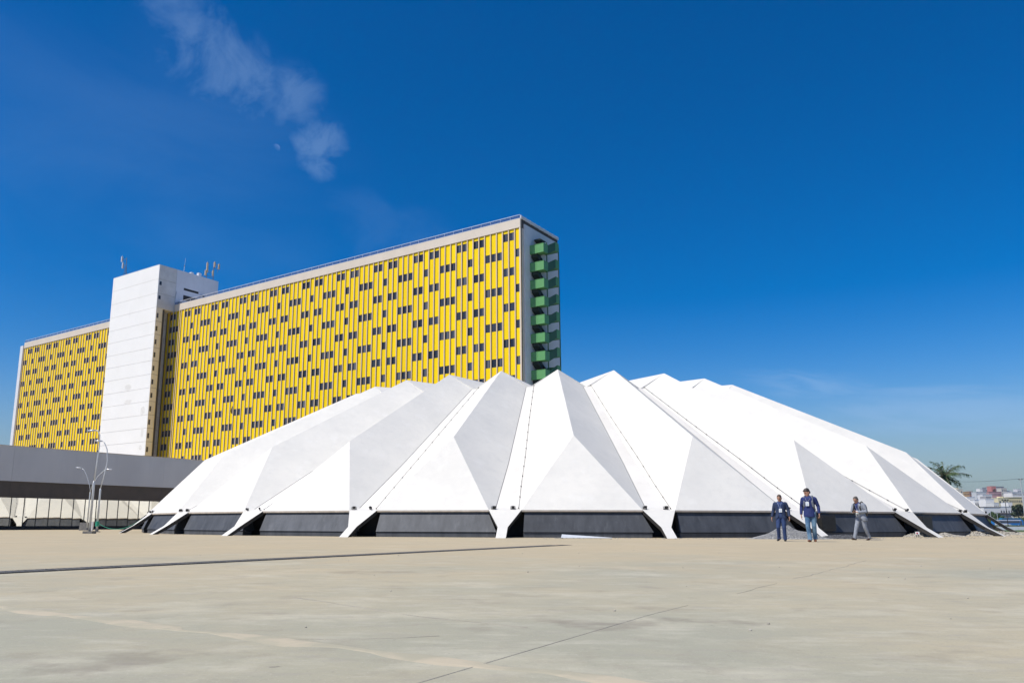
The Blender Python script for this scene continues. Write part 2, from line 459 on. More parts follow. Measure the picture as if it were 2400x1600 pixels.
strip('crack', [(-1.1, 4.72), (-0.62, 4.78), (-0.2, 4.9)], 0.0105, 0.002, m_joint, 0.02)

# ------------------------------------------------------------------ the folded white hall
N = 28; S = 0.65 / 0.72
g = {k: v * S for k, v in dict(cx=7.3385, cy=81.0568, Re=37.3066, He=1.4693, we=0.897, Rf=39.4096, wf=0.268, Rp=32.9695,
     Hp=6.0156, Rt=19.9283, Ht=12.6019, Rv=19.8303, Hv=10.9961, Rk=31.5941, Hk=3.6353).items()}
PH = -0.0393
STEP = 2 * math.pi / N
hall = thing('white_hall', 'low round white hall with a folded star-shaped concrete roof on slanting legs', 'hall', (g['cx'], g['cy'], 0))


def pt(rad, z, a, off=0.0):
    return Vector((rad * math.sin(a) + off * math.cos(a), -rad * math.cos(a) + off * math.sin(a), z))


def poly(name, faces, m, parent=hall, flip_up=True):
    b = MB()
    for f in faces:
        n = (f[1] - f[0]).cross(f[2] - f[0])
        if flip_up and n.z < 0: f = f[::-1]
        b.add(f, [tuple(range(len(f)))])
    return b.build(name, m, parent)


WV, WK, WB = 0.23, 0.36, 0.52
RB, HB = g['Re'] - 0.55, g['He'] + 0.14
RI, HI = 9.0, g['Ht'] + 0.25
KN = (g['Re'] + 1.05, 0.5)          # knee of a leg
_T, _P, _E = pt(g['Rt'], g['Ht'], 0), pt(g['Rp'], g['Hp'], 0), pt(g['Re'], g['He'], -STEP / 2, g['we'])
_n = (_P - _T).cross(_E - _T)


def zplate(rad, off):
    """height of the flat folded plate above a point near its valley"""
    p_ = pt(rad, 0, -STEP / 2, off)
    return _T.z - (_n.x * (p_.x - _T.x) + _n.y * (p_.y - _T.y)) / _n.z


ZV, ZK, ZB = zplate(g['Rv'], WV), zplate(g['Rk'], WK), zplate(RB, WB)


def floodlight(parent, pos, yaw, tiltx, lens_in=True):
    b = MB(); fr = Matrix.Translation(pos) @ Matrix.Rotation(yaw, 4, 'Z') @ Matrix.Rotation(tiltx, 4, 'X')
    b.box(-0.085, -0.03, 0.03, 0.085, 0.03, 0.155, 0, fr)
    b.box(-0.07, -0.037, 0.042, 0.07, -0.0305, 0.143, 1, fr)
    for k in range(4): b.box(-0.07 + k * .04, 0.031, 0.04, -0.057 + k * .04, 0.05, 0.145, 0, fr)
    o = b.build('floodlight', [m_blackmetal, m_lens], parent)
    c = MB(); f2 = Matrix.Translation(pos) @ Matrix.Rotation(yaw, 4, 'Z')
    c.box(-0.13, -0.02, -0.02, 0.13, 0.02, 0.012, 0, f2)
    c.box(-0.135, -0.015, 0.0, -0.115, 0.015, 0.13, 0, f2); c.box(0.115, -0.015, 0.0, 0.135, 0.015, 0.13, 0, f2)
    c.build('bracket', m_blackmetal, o)
    return o


for i in range(N):
    ii = i if i < N // 2 else i - N
    ab = PH + ii * STEP; aL = ab - STEP / 2; aR = ab + STEP / 2
    P = pt(g['Rp'], g['Hp'], ab); T = pt(g['Rt'], g['Ht'], ab)
    EL, ER = pt(g['Re'], g['He'], aL, g['we']), pt(g['Re'], g['He'], aR, -g['we'])
    BL, BR = pt(RB, ZB, aL, WB), pt(RB, ZB, aR, -WB)
    KL, KR = pt(g['Rk'], ZK, aL, WK), pt(g['Rk'], ZK, aR, -WK)
    VL, VR = pt(g['Rv'], ZV, aL, WV), pt(g['Rv'], ZV, aR, -WV)
    poly('triangular_facet', [[EL, ER, P]], m_shell)
    poly('folded_plate', [[T, VL, KL, BL, EL, P]], m_shell)
    poly('folded_plate', [[T, P, ER, BR, KR, VR]], m_shell)
    # crown: ridges run inwards almost level, valleys rise to meet them
    Ib, IL, IR = pt(RI, HI, ab), pt(RI, HI - .1, aL), pt(RI, HI - .1, aR)
    VLc, VRc = pt(g['Rv'], ZV, aL), pt(g['Rv'], ZV, aR)
    poly('crown_facet', [[T, Ib, IL, VLc], [T, VRc, IR, Ib], [T, VLc, VL], [T, VR, VRc], [Ib, pt(0.01, HI + .1, ab), IL], [Ib, IR, pt(0.01, HI + .1, ab)]], m_shell)
    # gutter band in the valley at the left of this bay
    VL2, KL2, BL2, EL2 = pt(g['Rv'], ZV, aL, -WV), pt(g['Rk'], ZK, aL, -WK), pt(RB, ZB, aL, -WB), pt(g['Re'], g['He'], aL, -g['we'])
    poly('gutter', [[VL2, VL, KL, KL2], [KL2, KL, BL, BL2]], m_gut)
    # slanting leg under the valley
    b = MB()
    th = 0.20
    e0, e1 = EL2, EL
    k0, k1 = pt(KN[0], KN[1], aL, -g['wf']), pt(KN[0], KN[1], aL, g['wf'])
    f0, f1 = pt(g['Rf'], 0.0, aL, -g['wf']), pt(g['Rf'], 0.0, aL, g['wf'])
    top = [BL2, BL, e1, e0]
    dn = Vector((0, 0, -1)); inn = pt(1, 0, aL).normalized()
    nU = (k0 - e0).cross(e1 - e0).normalized()
    nU = nU if nU.z > 0 else -nU
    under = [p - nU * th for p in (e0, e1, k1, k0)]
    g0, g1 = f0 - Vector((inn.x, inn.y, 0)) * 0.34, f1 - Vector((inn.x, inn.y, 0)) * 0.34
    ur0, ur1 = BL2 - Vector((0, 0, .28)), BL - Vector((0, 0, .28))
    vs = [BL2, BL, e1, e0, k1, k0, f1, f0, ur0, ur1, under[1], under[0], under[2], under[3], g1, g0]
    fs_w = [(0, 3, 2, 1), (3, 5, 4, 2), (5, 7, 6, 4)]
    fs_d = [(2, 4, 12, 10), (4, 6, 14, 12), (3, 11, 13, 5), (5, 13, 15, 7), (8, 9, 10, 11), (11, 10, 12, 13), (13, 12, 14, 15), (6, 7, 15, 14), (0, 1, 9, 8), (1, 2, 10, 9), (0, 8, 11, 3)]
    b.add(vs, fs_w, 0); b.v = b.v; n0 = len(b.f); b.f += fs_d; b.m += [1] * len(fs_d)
    b.build('leg', [m_shell, m_legshade], hall)
    # eave trim, battered black panel, low plinth
    b = MB()
    u = (ER - EL).normalized(); rad_in = -pt(1, 0, ab)
    def q(p, inn_, dz): return p + rad_in * inn_ + Vector((0, 0, dz))
    b.hexa([q(EL, .01, -.085), q(ER, .01, -.085), q(ER, .45, -.085), q(EL, .45, -.085), q(EL, 0, -.004), q(ER, 0, -.004), q(ER, .45, .0), q(EL, .45, .0)])
    b.build('eave_trim', m_eave, hall)
    def ch(rad, z, end, off):
        """point on the chord of this bay: end -1 left, +1 right, off metres in from the leg axis"""
        a = aL if end < 0 else aR
        half = rad * math.sin(STEP / 2) - off / math.cos(STEP / 2)
        mid = pt(rad * math.cos(STEP / 2), z, ab); tan = Vector((math.cos(ab), math.sin(ab), 0))
        return mid + tan * (half * (1 if end > 0 else -1))
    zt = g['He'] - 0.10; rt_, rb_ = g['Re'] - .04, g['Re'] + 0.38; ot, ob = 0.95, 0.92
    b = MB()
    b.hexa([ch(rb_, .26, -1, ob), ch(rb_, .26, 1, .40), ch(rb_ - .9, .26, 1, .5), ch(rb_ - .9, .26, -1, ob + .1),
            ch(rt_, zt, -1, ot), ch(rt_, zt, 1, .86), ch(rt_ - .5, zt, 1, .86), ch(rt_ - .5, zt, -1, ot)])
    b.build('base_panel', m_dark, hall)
    b = MB()
    rp = rb_ - .05
    b.hexa([ch(rp, 0, -1, ob), ch(rp, 0, 1, .46), ch(rp - .7, 0, 1, .56), ch(rp - .7, 0, -1, ob),
            ch(rp, .225, -1, ob), ch(rp, .225, 1, .46), ch(rp - .7, .225, 1, .56), ch(rp - .7, .225, -1, ob)])
    b.build('plinth', m_dark, hall)
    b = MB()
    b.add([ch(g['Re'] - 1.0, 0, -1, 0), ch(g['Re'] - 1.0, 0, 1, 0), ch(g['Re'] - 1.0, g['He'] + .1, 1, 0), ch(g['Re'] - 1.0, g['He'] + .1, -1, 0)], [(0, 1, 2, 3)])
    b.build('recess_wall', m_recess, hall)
    # lightning cable with standoffs along the valley edge
    if -7 <= ii <= 7:
        c0 = VL.lerp(T, .06); c1 = VL.lerp(KL, .5).lerp(P.lerp(T, .5), .055); c2 = KL.lerp(P, .075); c3 = BL.lerp(KL, .45).lerp(P, .055); c4 = BL.lerp(EL, .55)
        lift = (T - VL).cross(KL - VL).normalized(); lift = lift if lift.z > 0 else -lift
        path = [p + lift * 0.06 for p in (c0, c1, c2, c3, c4)]
        b = MB(); b.tube(path, 0.011, 5)
        dists = [(path[k + 1] - path[k]).length for k in range(4)]; tot_l = sum(dists); nn = 15
        for s_ in range(nn + 1):
            d = tot_l * s_ / nn; k = 0
            while k < 3 and d > dists[k]: d -= dists[k]; k += 1
            p = path[k].lerp(path[k + 1], d / dists[k])
            b.sphere(p, 0.034, 6, 4); b.tube([p, p - lift * .07], 0.012, 5)
        b.build('lightning_cable', m_cable, hall)
        b = MB(); b.tube([VL2 + Vector((0, 0, .004)), KL2 + Vector((0, 0, .004)), BL2 + Vector((0, 0, .004))], 0.013, 5); b.build('gutter_joint', m_cable, hall)
    # floodlights at the head of each leg
    if -7 <= ii <= 8:
        rnd = random.Random(i)
        for off in (-0.62, 0.42):
            pos = pt(g['Re'] - .12, g['He'] + .06, aL, off + rnd.uniform(-.06, .06))
            floodlight(hall, pos, aL + math.pi + rnd.uniform(-.8, .8), R(rnd.uniform(-50, -10)))
# louvred boxes on two panels at the right
for ii in (2, 3):
    ab = PH + ii * STEP; aL = ab - STEP / 2
    fr = Matrix.Translation(pt(g['Re'] * math.cos(STEP / 2) + .02, 0, ab)) @ Matrix.Rotation(ab, 4, 'Z')
    half = g['Re'] * math.sin(STEP / 2)
    x0 = -half + 1.05; x1 = x0 + (.95 if ii == 2 else 1.15)
    b = MB(); b.box(x0, -.42, .34, x1, .2, 1.12, 0, fr)
    o = b.build('louvre_box', m_blackmetal, hall)
    for k in range(7):
        c = MB(); z = .40 + k * .1
        c.box(x0 + .04, -.455, z, x1 - .04, -.422, z + .06, 0, fr)
        c.build('slat', m_blackmetal, o)
# ------------------------------------------------------------------ yellow hotel
AZ = 0.961276
A = Vector((7.4843, 123.0, 0))
d1 = Vector((-math.sin(AZ), math.cos(AZ), 0)); d2 = Vector((math.cos(AZ), math.sin(AZ), 0))
hotel = thing('hotel_building', 'long yellow slab hotel with dark windows, white lift tower and green fire stairs', 'hotel', A, AZ)
# local axes: x = depth behind the facade, y = along the facade (away from the near corner), z up
ZT, ZF = 49.66, 48.15        # fascia top and bottom
DE = 12.45
b = MB(); b.box(.26, 0.25, 0, DE, 161.0, 49.2); b.build('core', m_core, hotel)
b = MB(); b.box(-.03, -.02, ZF, .3, 90.62, ZT); b.box(.0, 90.62, ZF - .02, .3, 95.5, ZT - .02); b.box(-.03, 111.3, ZF, .3, 161.1, ZT)
b.build('fascia', m_fascia, hotel)
b = MB(); b.box(-.05, -.06, ZT, DE + .1, 161.1, ZT + .06); b.build('roof_edge', m_railwhite, hotel)
WTOP, WP, WH = 47.62, 2.972, 1.38
bounds = [(0.06, 1.116, 'B')]
for n in range(1, 76):
    s0 = 1.116 + 1.1859 * (n - 1)
    bounds.append((s0, s0 + 1.1859, 'BAABBBAA'[n % 8] if n < 75 else ''))
bounds += [(90.06, 90.68, ''), (90.68, 91.86, 'B'), (91.86, 93.05, 'AB'), (93.05, 94.24, 'AB'), (94.24, 95.4, '')]
nright = len(bounds)
for j in range(-11, 30):
    s0 = 124.75 + 1.2185 * j
    bounds.append((s0, s0 + 1.2185, 'ABAABBBA'[j % 8]))
# pattern check for the left wing: columns -1,0 and 2,3 are A; 1 and 4,5,6 are B; 7,8 A
win_list = []
FIN_W = 0.225
fin_me = None


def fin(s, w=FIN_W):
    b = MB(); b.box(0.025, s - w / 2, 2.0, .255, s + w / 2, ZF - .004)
    b.m[2] = b.m[4] = 0; b.box(.035, s - w / 2 - .03, 2.0, .252, s - w / 2 - .001, ZF - .004, 1)  # thin strip on the fin side, shade painted as dark brown
    return b.build('facade_fin', [m_fin, m_finshade], hotel)


rndw = random.Random(3)
for bi, (s0, s1, pat) in enumerate(bounds):
    a, c = s0 + FIN_W / 2, s1 - FIN_W / 2
    if bi == 0: a = 0.16
    zs = []
    for k in range(0, 13):
        if (('A' in pat) and k % 2 == 0) or (('B' in pat) and k % 2 == 1):
            zt = WTOP - WP * k
            zs.append((zt - WH, zt)); win_list.append((s0, a, c, zt - WH, zt, k))
    b = MB(); top = ZF - .05
    for (z0, z1) in zs:
        b.box(.155, a - .02, z1, .25, c + .02, top); top = z0
        if pat == 'AB': b.build('yellow_panel', m_yellow, hotel); b = MB()
    b.box(.155, a - .02, 2.0, .25, c + .02, top)
    b.build('yellow_panel', m_yellow, hotel)
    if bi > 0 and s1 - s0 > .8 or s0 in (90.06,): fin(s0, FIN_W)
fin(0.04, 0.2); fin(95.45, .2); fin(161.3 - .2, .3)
win_list.sort(key=lambda w: (w[0] / 1.0 + (0 if w[3] > 13 else 500)))
me_cache = {}
wstuff = MB()


def window_mesh(b, a, c, z0, z1, variant):
    b.box(.19, a, z0, .252, c, z1, 0)
    if variant in (1, 2):
        f0, f1 = ((.30, .62) if variant == 1 else (.12, .38))
        b.box(.184, a + (c - a) * f0, z0 + .05, .1898, a + (c - a) * f1, z1 - .05, 1)
    b.box(.165, a, z0, .1895, c, z0 + .05, 2)
    b.box(.165, a + (c - a) * .5 - .015, z0 + .05, .1835, a + (c - a) * .5 + .015, z1, 2)


for idx, (s0, a, c, z0, z1, k) in enumerate(win_list):
    var = rndw.choice([0, 1, 1, 2, 2])
    if idx < 300:
        w = round(c - a, 3)
        key = (w, var)
        if key not in me_cache:
            b = MB(); window_mesh(b, 0, w, 0, WH, var); me_cache[key] = b.mesh('window', [m_glass, m_curtain, m_core])
        o = link('window', me_cache[key], hotel); o.location = (0, a, z0)
    else:
        window_mesh(wstuff, a, c, z0, z1, var)
o = wstuff.build('window', [m_glass, m_curtain, m_core], hotel); o['kind'] = 'stuff'
# soot mark above one burnt window pair
# white gable slab at the far end, white end wall at the near end
b = MB(); b.box(-.25, 161.25, 0, DE, 162.7, 48.9); b.build('gable_wall', m_endwall, hotel)
b = MB(); b.box(0.0, -.01, 0, 1.0, .24, ZF); b.build('corner_pier', m_fascia, hotel)
b = MB(); b.box(1.02, -.22, 0, 12.3, .2, 48.95); b.build('end_wall', m_endwall, hotel)
b = MB(); b.box(.31, -.03, ZF, DE, .23, ZT - .003); b.build('end_fascia', m_brown, hotel)
b = MB(); b.box(-.02, -.16, ZT + .065, DE + .2, -.06, ZT + .5, 0)
for k in range(9): b.box(k * 1.5, -.2, ZT - .2, k * 1.5 + .06, -.161, ZT + .55, 0)
b.build('roof_end_rail', m_railwhite, hotel)
b = MB()
for (s0, s1) in ((0, 92.8), (111.3, 161)):
    b.box(.0, s0, ZT + .62, .05, s1, ZT + .68)
    n = int((s1 - s0) / 1.9)
    for k in range(n + 1): b.box(.005, s0 + (s1 - s0) * k / n - .01, ZT + .06, .03, s0 + (s1 - s0) * k / n + .01, ZT + .62)
b.build('roof_rail', m_railwhite, hotel)
b = MB()
for (s0, s1) in ((0, 92.8), (111.3, 161)): b.box(.052, s0, ZT + .07, .062, s1, ZT + .62)
b.build('rail_infill', m_railglass, hotel)
# door above the top landing
b = MB(); b.box(5.2, -.30, 45.0, 6.3, -.225, 47.3); b.box(5.0, -.9, 47.4, 6.8, -.24, 47.5); b.build('roof_door', m_core, hotel)
# green fire stairs: landing boxes and stair flights on every floor
X0, X1, X2, X3 = 2.57, 3.95, 6.5, 7.72
Y0, Y1 = -.23, -2.85
stairs = MB()
for (x, y) in ((4.0, -2.6), (7.66, -2.8), (4.0, -1.2)):
    stairs.box(x - .07, y - .07, 0, x + .07, y + .07, 46.2)
stair_o = stairs.build('fire_stair', m_greendark, hotel)
land_me = flight_me = far_me = None
for k in range(15):
    zt = 45.62 - 2.995 * k; zb = zt - 1.45
    if zt < 2.5: break
    if land_me is None:
        b = MB(); h = 1.45
        b.box(X0, Y1, 0, X0 + .06, Y0, h); b.box(X0 + .06, Y1, 0, X1, Y1 + .06, h); b.box(X0 + .06, Y1 + .06, 0, X1, Y0, .16)
        b.box(X0 - .03, Y1 - .03, h, X0 + .09, Y0, h + .05); b.box(X0 + .09, Y1 - .03, h, X1, Y1 + .09, h + .05)
        b.box(X0 - .02, -1.46, .1, X0 - .002, -1.40, h - .08)
        b.box(X0 - .02, Y1 + .02, .1, X0 - .002, Y1 + .08, h - .08)
        land_me = b.mesh('landing', m_green)
        b = MB()
        # outer flight parapet and treads rising to the far landing
        b.hexa([(X1, Y1, 0), (X2, Y1, 1.28), (X2, Y1 + .06, 1.28), (X1, Y1 + .06, 0), (X1, Y1, 1.45), (X2, Y1, 2.76), (X2, Y1 + .06, 2.76), (X1, Y1 + .06, 1.45)])
        b.hexa([(X1, Y1 + 1.2, 0), (X2, Y1 + 1.2, 1.28), (X2, Y1 + 1.26, 1.28), (X1, Y1 + 1.26, 0), (X1, Y1 + 1.2, .9), (X2, Y1 + 1.2, 2.2), (X2, Y1 + 1.26, 2.2), (X1, Y1 + 1.26, .9)])
        for t in range(8):
            f = t / 8; b.box(X1 + (X2 - X1) * f, Y1 + .061, .12 + 1.3 * f, X1 + (X2 - X1) * (f + .14), Y1 + 1.199, .16 + 1.3 * f)
        flight_me = b.mesh('stair_flight', m_greendark)
        # inner flight going on up to the next landing, and the soffit under the landing; deep shade put into both as black
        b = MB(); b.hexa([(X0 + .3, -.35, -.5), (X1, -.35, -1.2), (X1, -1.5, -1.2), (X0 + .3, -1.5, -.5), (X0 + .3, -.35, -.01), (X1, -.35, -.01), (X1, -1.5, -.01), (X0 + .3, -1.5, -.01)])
        soffit_me = b.mesh('landing_soffit', m_stairshade); b = MB()
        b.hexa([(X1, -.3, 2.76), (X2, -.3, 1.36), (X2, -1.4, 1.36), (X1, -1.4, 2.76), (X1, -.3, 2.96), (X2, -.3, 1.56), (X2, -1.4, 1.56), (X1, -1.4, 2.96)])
        inner_me = b.mesh('stair_flight', m_stairshade)
        b = MB(); h = 1.5
        b.box(X3 - .06, Y1, 0, X3, Y0, h); b.box(X2, Y1, 0, X3 - .06, Y1 + .06, h); b.box(X2, Y1 + .06, .05, X3 - .06, Y0, .2)
        far_me = b.mesh('landing', m_green)
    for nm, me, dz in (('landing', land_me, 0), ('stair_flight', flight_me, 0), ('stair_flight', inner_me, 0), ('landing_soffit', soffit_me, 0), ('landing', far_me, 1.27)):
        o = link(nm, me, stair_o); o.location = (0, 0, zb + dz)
# lift tower
TP, TS0, TS1, TZ = -4.49, 92.86, 111.33, 58.16
joints = [0, 3.1, 6.1, 9.1, 12.1, 15.08, 18.09, 21.04, 24.0, 26.96, 29.96, 33.02, 36.06, 39.0, 42.06, 45.06, 48.25, 51.57, 54.86, TZ]
b = MB()
b.box(TP + .12, TS0 + .12, 0, -2.3, TS1 - .1, 48.25); b.box(-2.3, 95.6, 0, .26, TS1 - .1, 48.25)
b.box(TP + .12, TS0 + .12, 48.25, 11.4, TS1 - .1, TZ - .02)
tower = b.build('lift_tower', m_core, hotel)
for j in range(len(joints) - 1):
    z0, z1 = joints[j] + .03, joints[j + 1] - .02
    b = MB(); b.box(TP, TS0, z0, TP + .14, TS1, z1); b.build('wall_panel', m_tower, tower)
    if z1 < 48.3:
        # cream side: flat strip, then a rounded corner, then the recess wall
        b = MB()
        prof = [(TP + .145, TS0 + .002), (-3.25, TS0 + .002)]
        for q_ in range(1, 7):
            t = q_ / 6 * math.pi / 2
            prof.append((-3.25 + .95 * math.sin(t), TS0 + .95 * (1 - math.cos(t))))
        prof += [(-2.3, 95.5)]
        v = [(x, y, z0) for x, y in prof] + [(x, y, z1) for x, y in prof]
        n = len(prof)
        b.add(v, [(i_, i_ + 1, i_ + 1 + n, i_ + n) for i_ in range(n - 1)])
        b.build('side_panel', m_towercream, tower)
        b = MB(); b.box(-2.29, 95.45, z0, .0, 95.6, z1); b.build('recess_panel', m_tile, tower)
        if z0 > 12:
            b = MB(); b.box(TP + .22, TS0 - .012, z0 + .75, TP + .66, TS0 + .06, z0 + 1.85); b.build('window', m_glass, tower)
    else:
        b = MB(); b.box(TP + .145, TS0 + .004, z0, .05, TS0 + .13, z1); b.build('side_panel', m_tile, tower)
        if z1 < 55:
            zc = z1 - .95
            b = MB(); b.box(TP + .3, TS0 - .012, zc - .4, TP + .85, TS0 + .06, zc + .45); b.build('window', m_glass, tower)
def face_point(u, v, depth):
    """where a sight line meets the plane x = depth of the hotel, as (along, up)"""
    d = ray(u, v); nrm_ = d2; o_ = Vector((0, 0, CH)); k_ = ((A + d2 * depth) - o_).dot(nrm_) / d.dot(nrm_)
    q_ = o_ + d * k_ - A
    return q_.dot(d1), q_.z


m_peel = mat('bare_grey_plaster', (0.68, 0.67, 0.64), (0.80, 0.79, 0.765), 2.5, 0.9)
for (u, v, w_, h_, sd_) in ((300, 908, 1.5, 1.0, 1), (300, 942, 1.6, .7, 2), (334, 962, .9, 1.2, 3), (333, 1012, .6, 1.6, 4), (329, 1048, .7, .7, 5)):
    s_, z_ = face_point(u, v, TP); r_ = random.Random(sd_); n_ = 18; b = MB()
    pts = [(s_ + w_ * math.cos(2 * math.pi * k / n_) * r_.uniform(.6, 1.1), z_ + h_ * math.sin(2 * math.pi * k / n_) * r_.uniform(.55, 1.1)) for k in range(n_)]
    pts = [(max(y, TS0 + .05), z) for y, z in pts]
    b.add([(TP - .004, y, z) for y, z in pts] + [(TP - .004, s_, z_)], [(k, (k + 1) % n_, n_) for k in range(n_)]); b.build('peeled_patch', m_peel, tower)
s_, z_ = face_point(544, 961, .15); r_ = random.Random(6); b = MB(); n_ = 14
b.add([(.150, s_ + .5 * math.cos(2 * math.pi * k / n_) * r_.uniform(.5, 1.1), z_ + .9 * math.sin(2 * math.pi * k / n_) * r_.uniform(.6, 1.1)) for k in range(n_)], [tuple(range(n_))]); b.build('soot_mark', m_soot, hotel)
b = MB(); b.box(TP + .15, TS0 + .01, 48.10, -.01, TS0 + 2.7, 48.24); b.build('overhang_soffit', m_towercream, tower)
b = MB(); b.box(.08, TS0 + .002, 49.8, 11.5, TS0 + .13, TZ); b.box(11.4, TS0 + .13, 49.8, 11.52, TS1, TZ)
b.box(TP, TS0, TZ + .0, 11.5, TS0 + .3, TZ + .08); b.box(TP, TS0 + .3, TZ, TP + .3, TS1, TZ + .08)
b.build('machine_room_wall', m_endwall, tower)
for (x0, z0, x1, z1) in ((2.13, 53.8, 6.13, 54.32), (2.13, 51.4, 7.0, 52.62)):
    b = MB(); b.box(x0, TS0 - .02, z0, x1, TS0 + .05, z1); b.build('slot_window', m_recess, tower)
b = MB(); b.tube([(-.1, TS0 - .1, 38), (-.1, TS0 - .1, 50), (.25, TS0 - .1, 53)], .06, 6); b.build('drain_pipe', m_galv, tower)


def hw(d, s, z): return A + d2 * d + d1 * s + Vector((0, 0, z))


# things standing on the roofs
def panel_antenna(b, x, y, z, h, r=.11):
    b.box(x - r, y - r * .6, z, x + r, y + r * .6, z + h, 1)
    b.tube([(x, y, z + h), (x, y, z + h + .35)], .025, 5, 1)


t = thing('antenna_mast', 'lattice antenna mast with two panel antennas on the left edge of the white tower roof', 'antenna', hw(TP + .5, 107.3, TZ), AZ)
b = MB()
for (x, y) in ((0, 0), (.35, .2), (-.1, .35)):
    b.tube([(x * 1.6, y * 1.6, 0), (x * .4, y * .4, 2.3)], .05, 5)
b.tube([(0, 0, 1.8), (0, 0, 4.6)], .07, 6); b.tube([(0, 0, 4.3), (0, 1.9, 4.45)], .05, 5); b.tube([(0, 0, 2.7), (0, 1.4, 2.9)], .05, 5)
b.tube([(0, 0, 1.0), (0.3, -.6, 0)], .04, 5)
b.build('mast', m_steeldark, t)
for (y, z) in ((1.95, 3.9), (1.35, 2.2)):
    b = MB(); panel_antenna(b, 0, y, z, 1.35, .2); b.build('panel_antenna', [m_galv, m_endwall], t)
t = thing('whip_antenna', 'thin white whip antenna standing alone on the machine room roof', 'antenna', hw(2.2, TS0 + .6, TZ), AZ)
b = MB(); b.tube([(0, 0, 0), (0.1, 0, 1.7)], .05, 6); b.tube([(.1, 0, 1.7), (.25, 0, 3.6)], .025, 5); b.build('rod', m_railwhite, t)
b = MB(); b.sphere((.1, 0, 1.62), .16, 8, 5); b.build('collar', m_steeldark, t)
for d, lab, w_, h_ in ((4.5, 'smaller white cabinet on the machine room roof, nearer the whip antenna', .7, .55), (6.6, 'larger white cabinet on the machine room roof, nearer the antenna cluster', .75, .95)):
    t = thing('roof_cabinet', lab, 'cabinet', hw(d, TS0 + .9, TZ), AZ, 'white cabinets on the machine room roof')
    b = MB(); b.box(-w_ / 2, -.4, .1, w_ / 2, .4, .1 + h_); b.build('body', m_railwhite, t)
    b = MB(); b.box(-w_ / 2, -.4, 0, w_ / 2, .4, .1); b.build('base', m_steeldark, t)
for d, sh, lab in ((8.55, 0, 'antenna pole with three stacked panels, left one of the pair on the machine room roof'), (10.5, .3, 'antenna pole with wide crossarm, right one of the pair on the machine room roof')):
    t = thing('antenna_mast', lab, 'antenna', hw(d, TS0 + .8, TZ), AZ, 'antenna poles on the machine room roof')
    b = MB(); b.tube([(0, 0, 0), (0, 0, 4.2 + sh * 2)], .09, 6)
    if sh: b.tube([(0, 0, 3.5), (1.4, 0, 3.4)], .05, 5); b.tube([(0, 0, 4.4), (1.3, 0, 4.4)], .05, 5); b.tube([(1.2, 0, 2.6), (1.3, 0, 4.6)], .04, 5)
    else: b.tube([(0, 0, 1.5), (-1.5, 0, .1)], .05, 5); b.tube([(0, 0, 2.1), (1.9, 0, 2.1)], .05, 5); b.tube([(0, 0, 1.0), (1.9, 0, 1.0)], .05, 5)
    b.build('pole', m_steeldark, t)
    for (x, z) in (((.02, 2.9), (0.05, 1.75), (-.35, 0.9)) if not sh else ((.1, 3.6), (1.35, 3.4), (-.25, 1.3))):
        b = MB(); panel_antenna(b, x, -.15, z, 1.3, .19); b.build('panel_antenna', [m_galv, m_fin], t)
for d, lab in ((1.2, 'grey air conditioner on the hotel roof beside the tower corner'), (7.0, 'grey air conditioner high on the machine room wall by the upper slot')):
    z = 49.9 if d < 2 else 52.9
    t = thing('air_conditioner', lab, 'air conditioner', hw(d, TS0 - .45, z), AZ, 'air conditioners by the machine room')
    b = MB(); b.box(-.45, -.3, 0, .45, .3, .75); b.build('casing', m_galv, t)
    b = MB(); b.tube([(0, -.31, .38), (0, -.34, .38)], .28, 12); b.build('fan_grille', m_blackmetal, t)

# ------------------------------------------------------------------ low glazed building at the left
G = Vector((-46.568, 79.727, 0))
low = thing('low_building', 'low grey building with a deep plain fascia above a mirrored glass wall', 'building', G, AZ)
LX0, LX1 = -42.0, 60.0
b = MB(); b.box(LX0, .3, 0, LX1, 38, 8.0); b.build('core', m_core, low)
nseg = 12
for k in range(nseg):
    x0 = LX0 + (LX1 - LX0) * k / nseg; x1 = LX0 + (LX1 - LX0) * (k + 1) / nseg
    b = MB(); b.box(x0 + .006, -.14, 4.78, x1 - .006, .28, 8.23); b.build('fascia_panel', m_lowfascia, low)
    b = MB(); b.box(x0 + .006, .0, 3.16, x1 - .006, .28, 4.775); b.build('brown_band', m_brown, low)
b = MB(); b.box(LX0, -.18, 8.235, LX1, .4, 8.30); b.build('roof_edge', m_eave, low)
b = MB(); b.box(LX0, -.05, 0, LX1, .28, .36); b.build('plinth', m_recess, low)
b = MB(); b.box(0, .10, .37, 1.272 - .05, .14, 3.15); pane_me = b.mesh('glass_pane', m_mirror)
b = MB(); b.box(-.025, .05, .36, .025, .16, 3.16); mull_me = b.mesh('mullion', m_blackmetal)
k = -33
while -.44 + 1.272 * k < LX1 - 1.3:
    x = -.44 + 1.272 * k
    o = link('glass_pane', pane_me, low); o.location = (x + .025, 0, 0); o.rotation_euler = (R(random.uniform(-.12, .12)), 0, R(random.uniform(-.25, .25)))
    o = link('mullion', mull_me, low); o.location = (x, 0, 0); k += 1

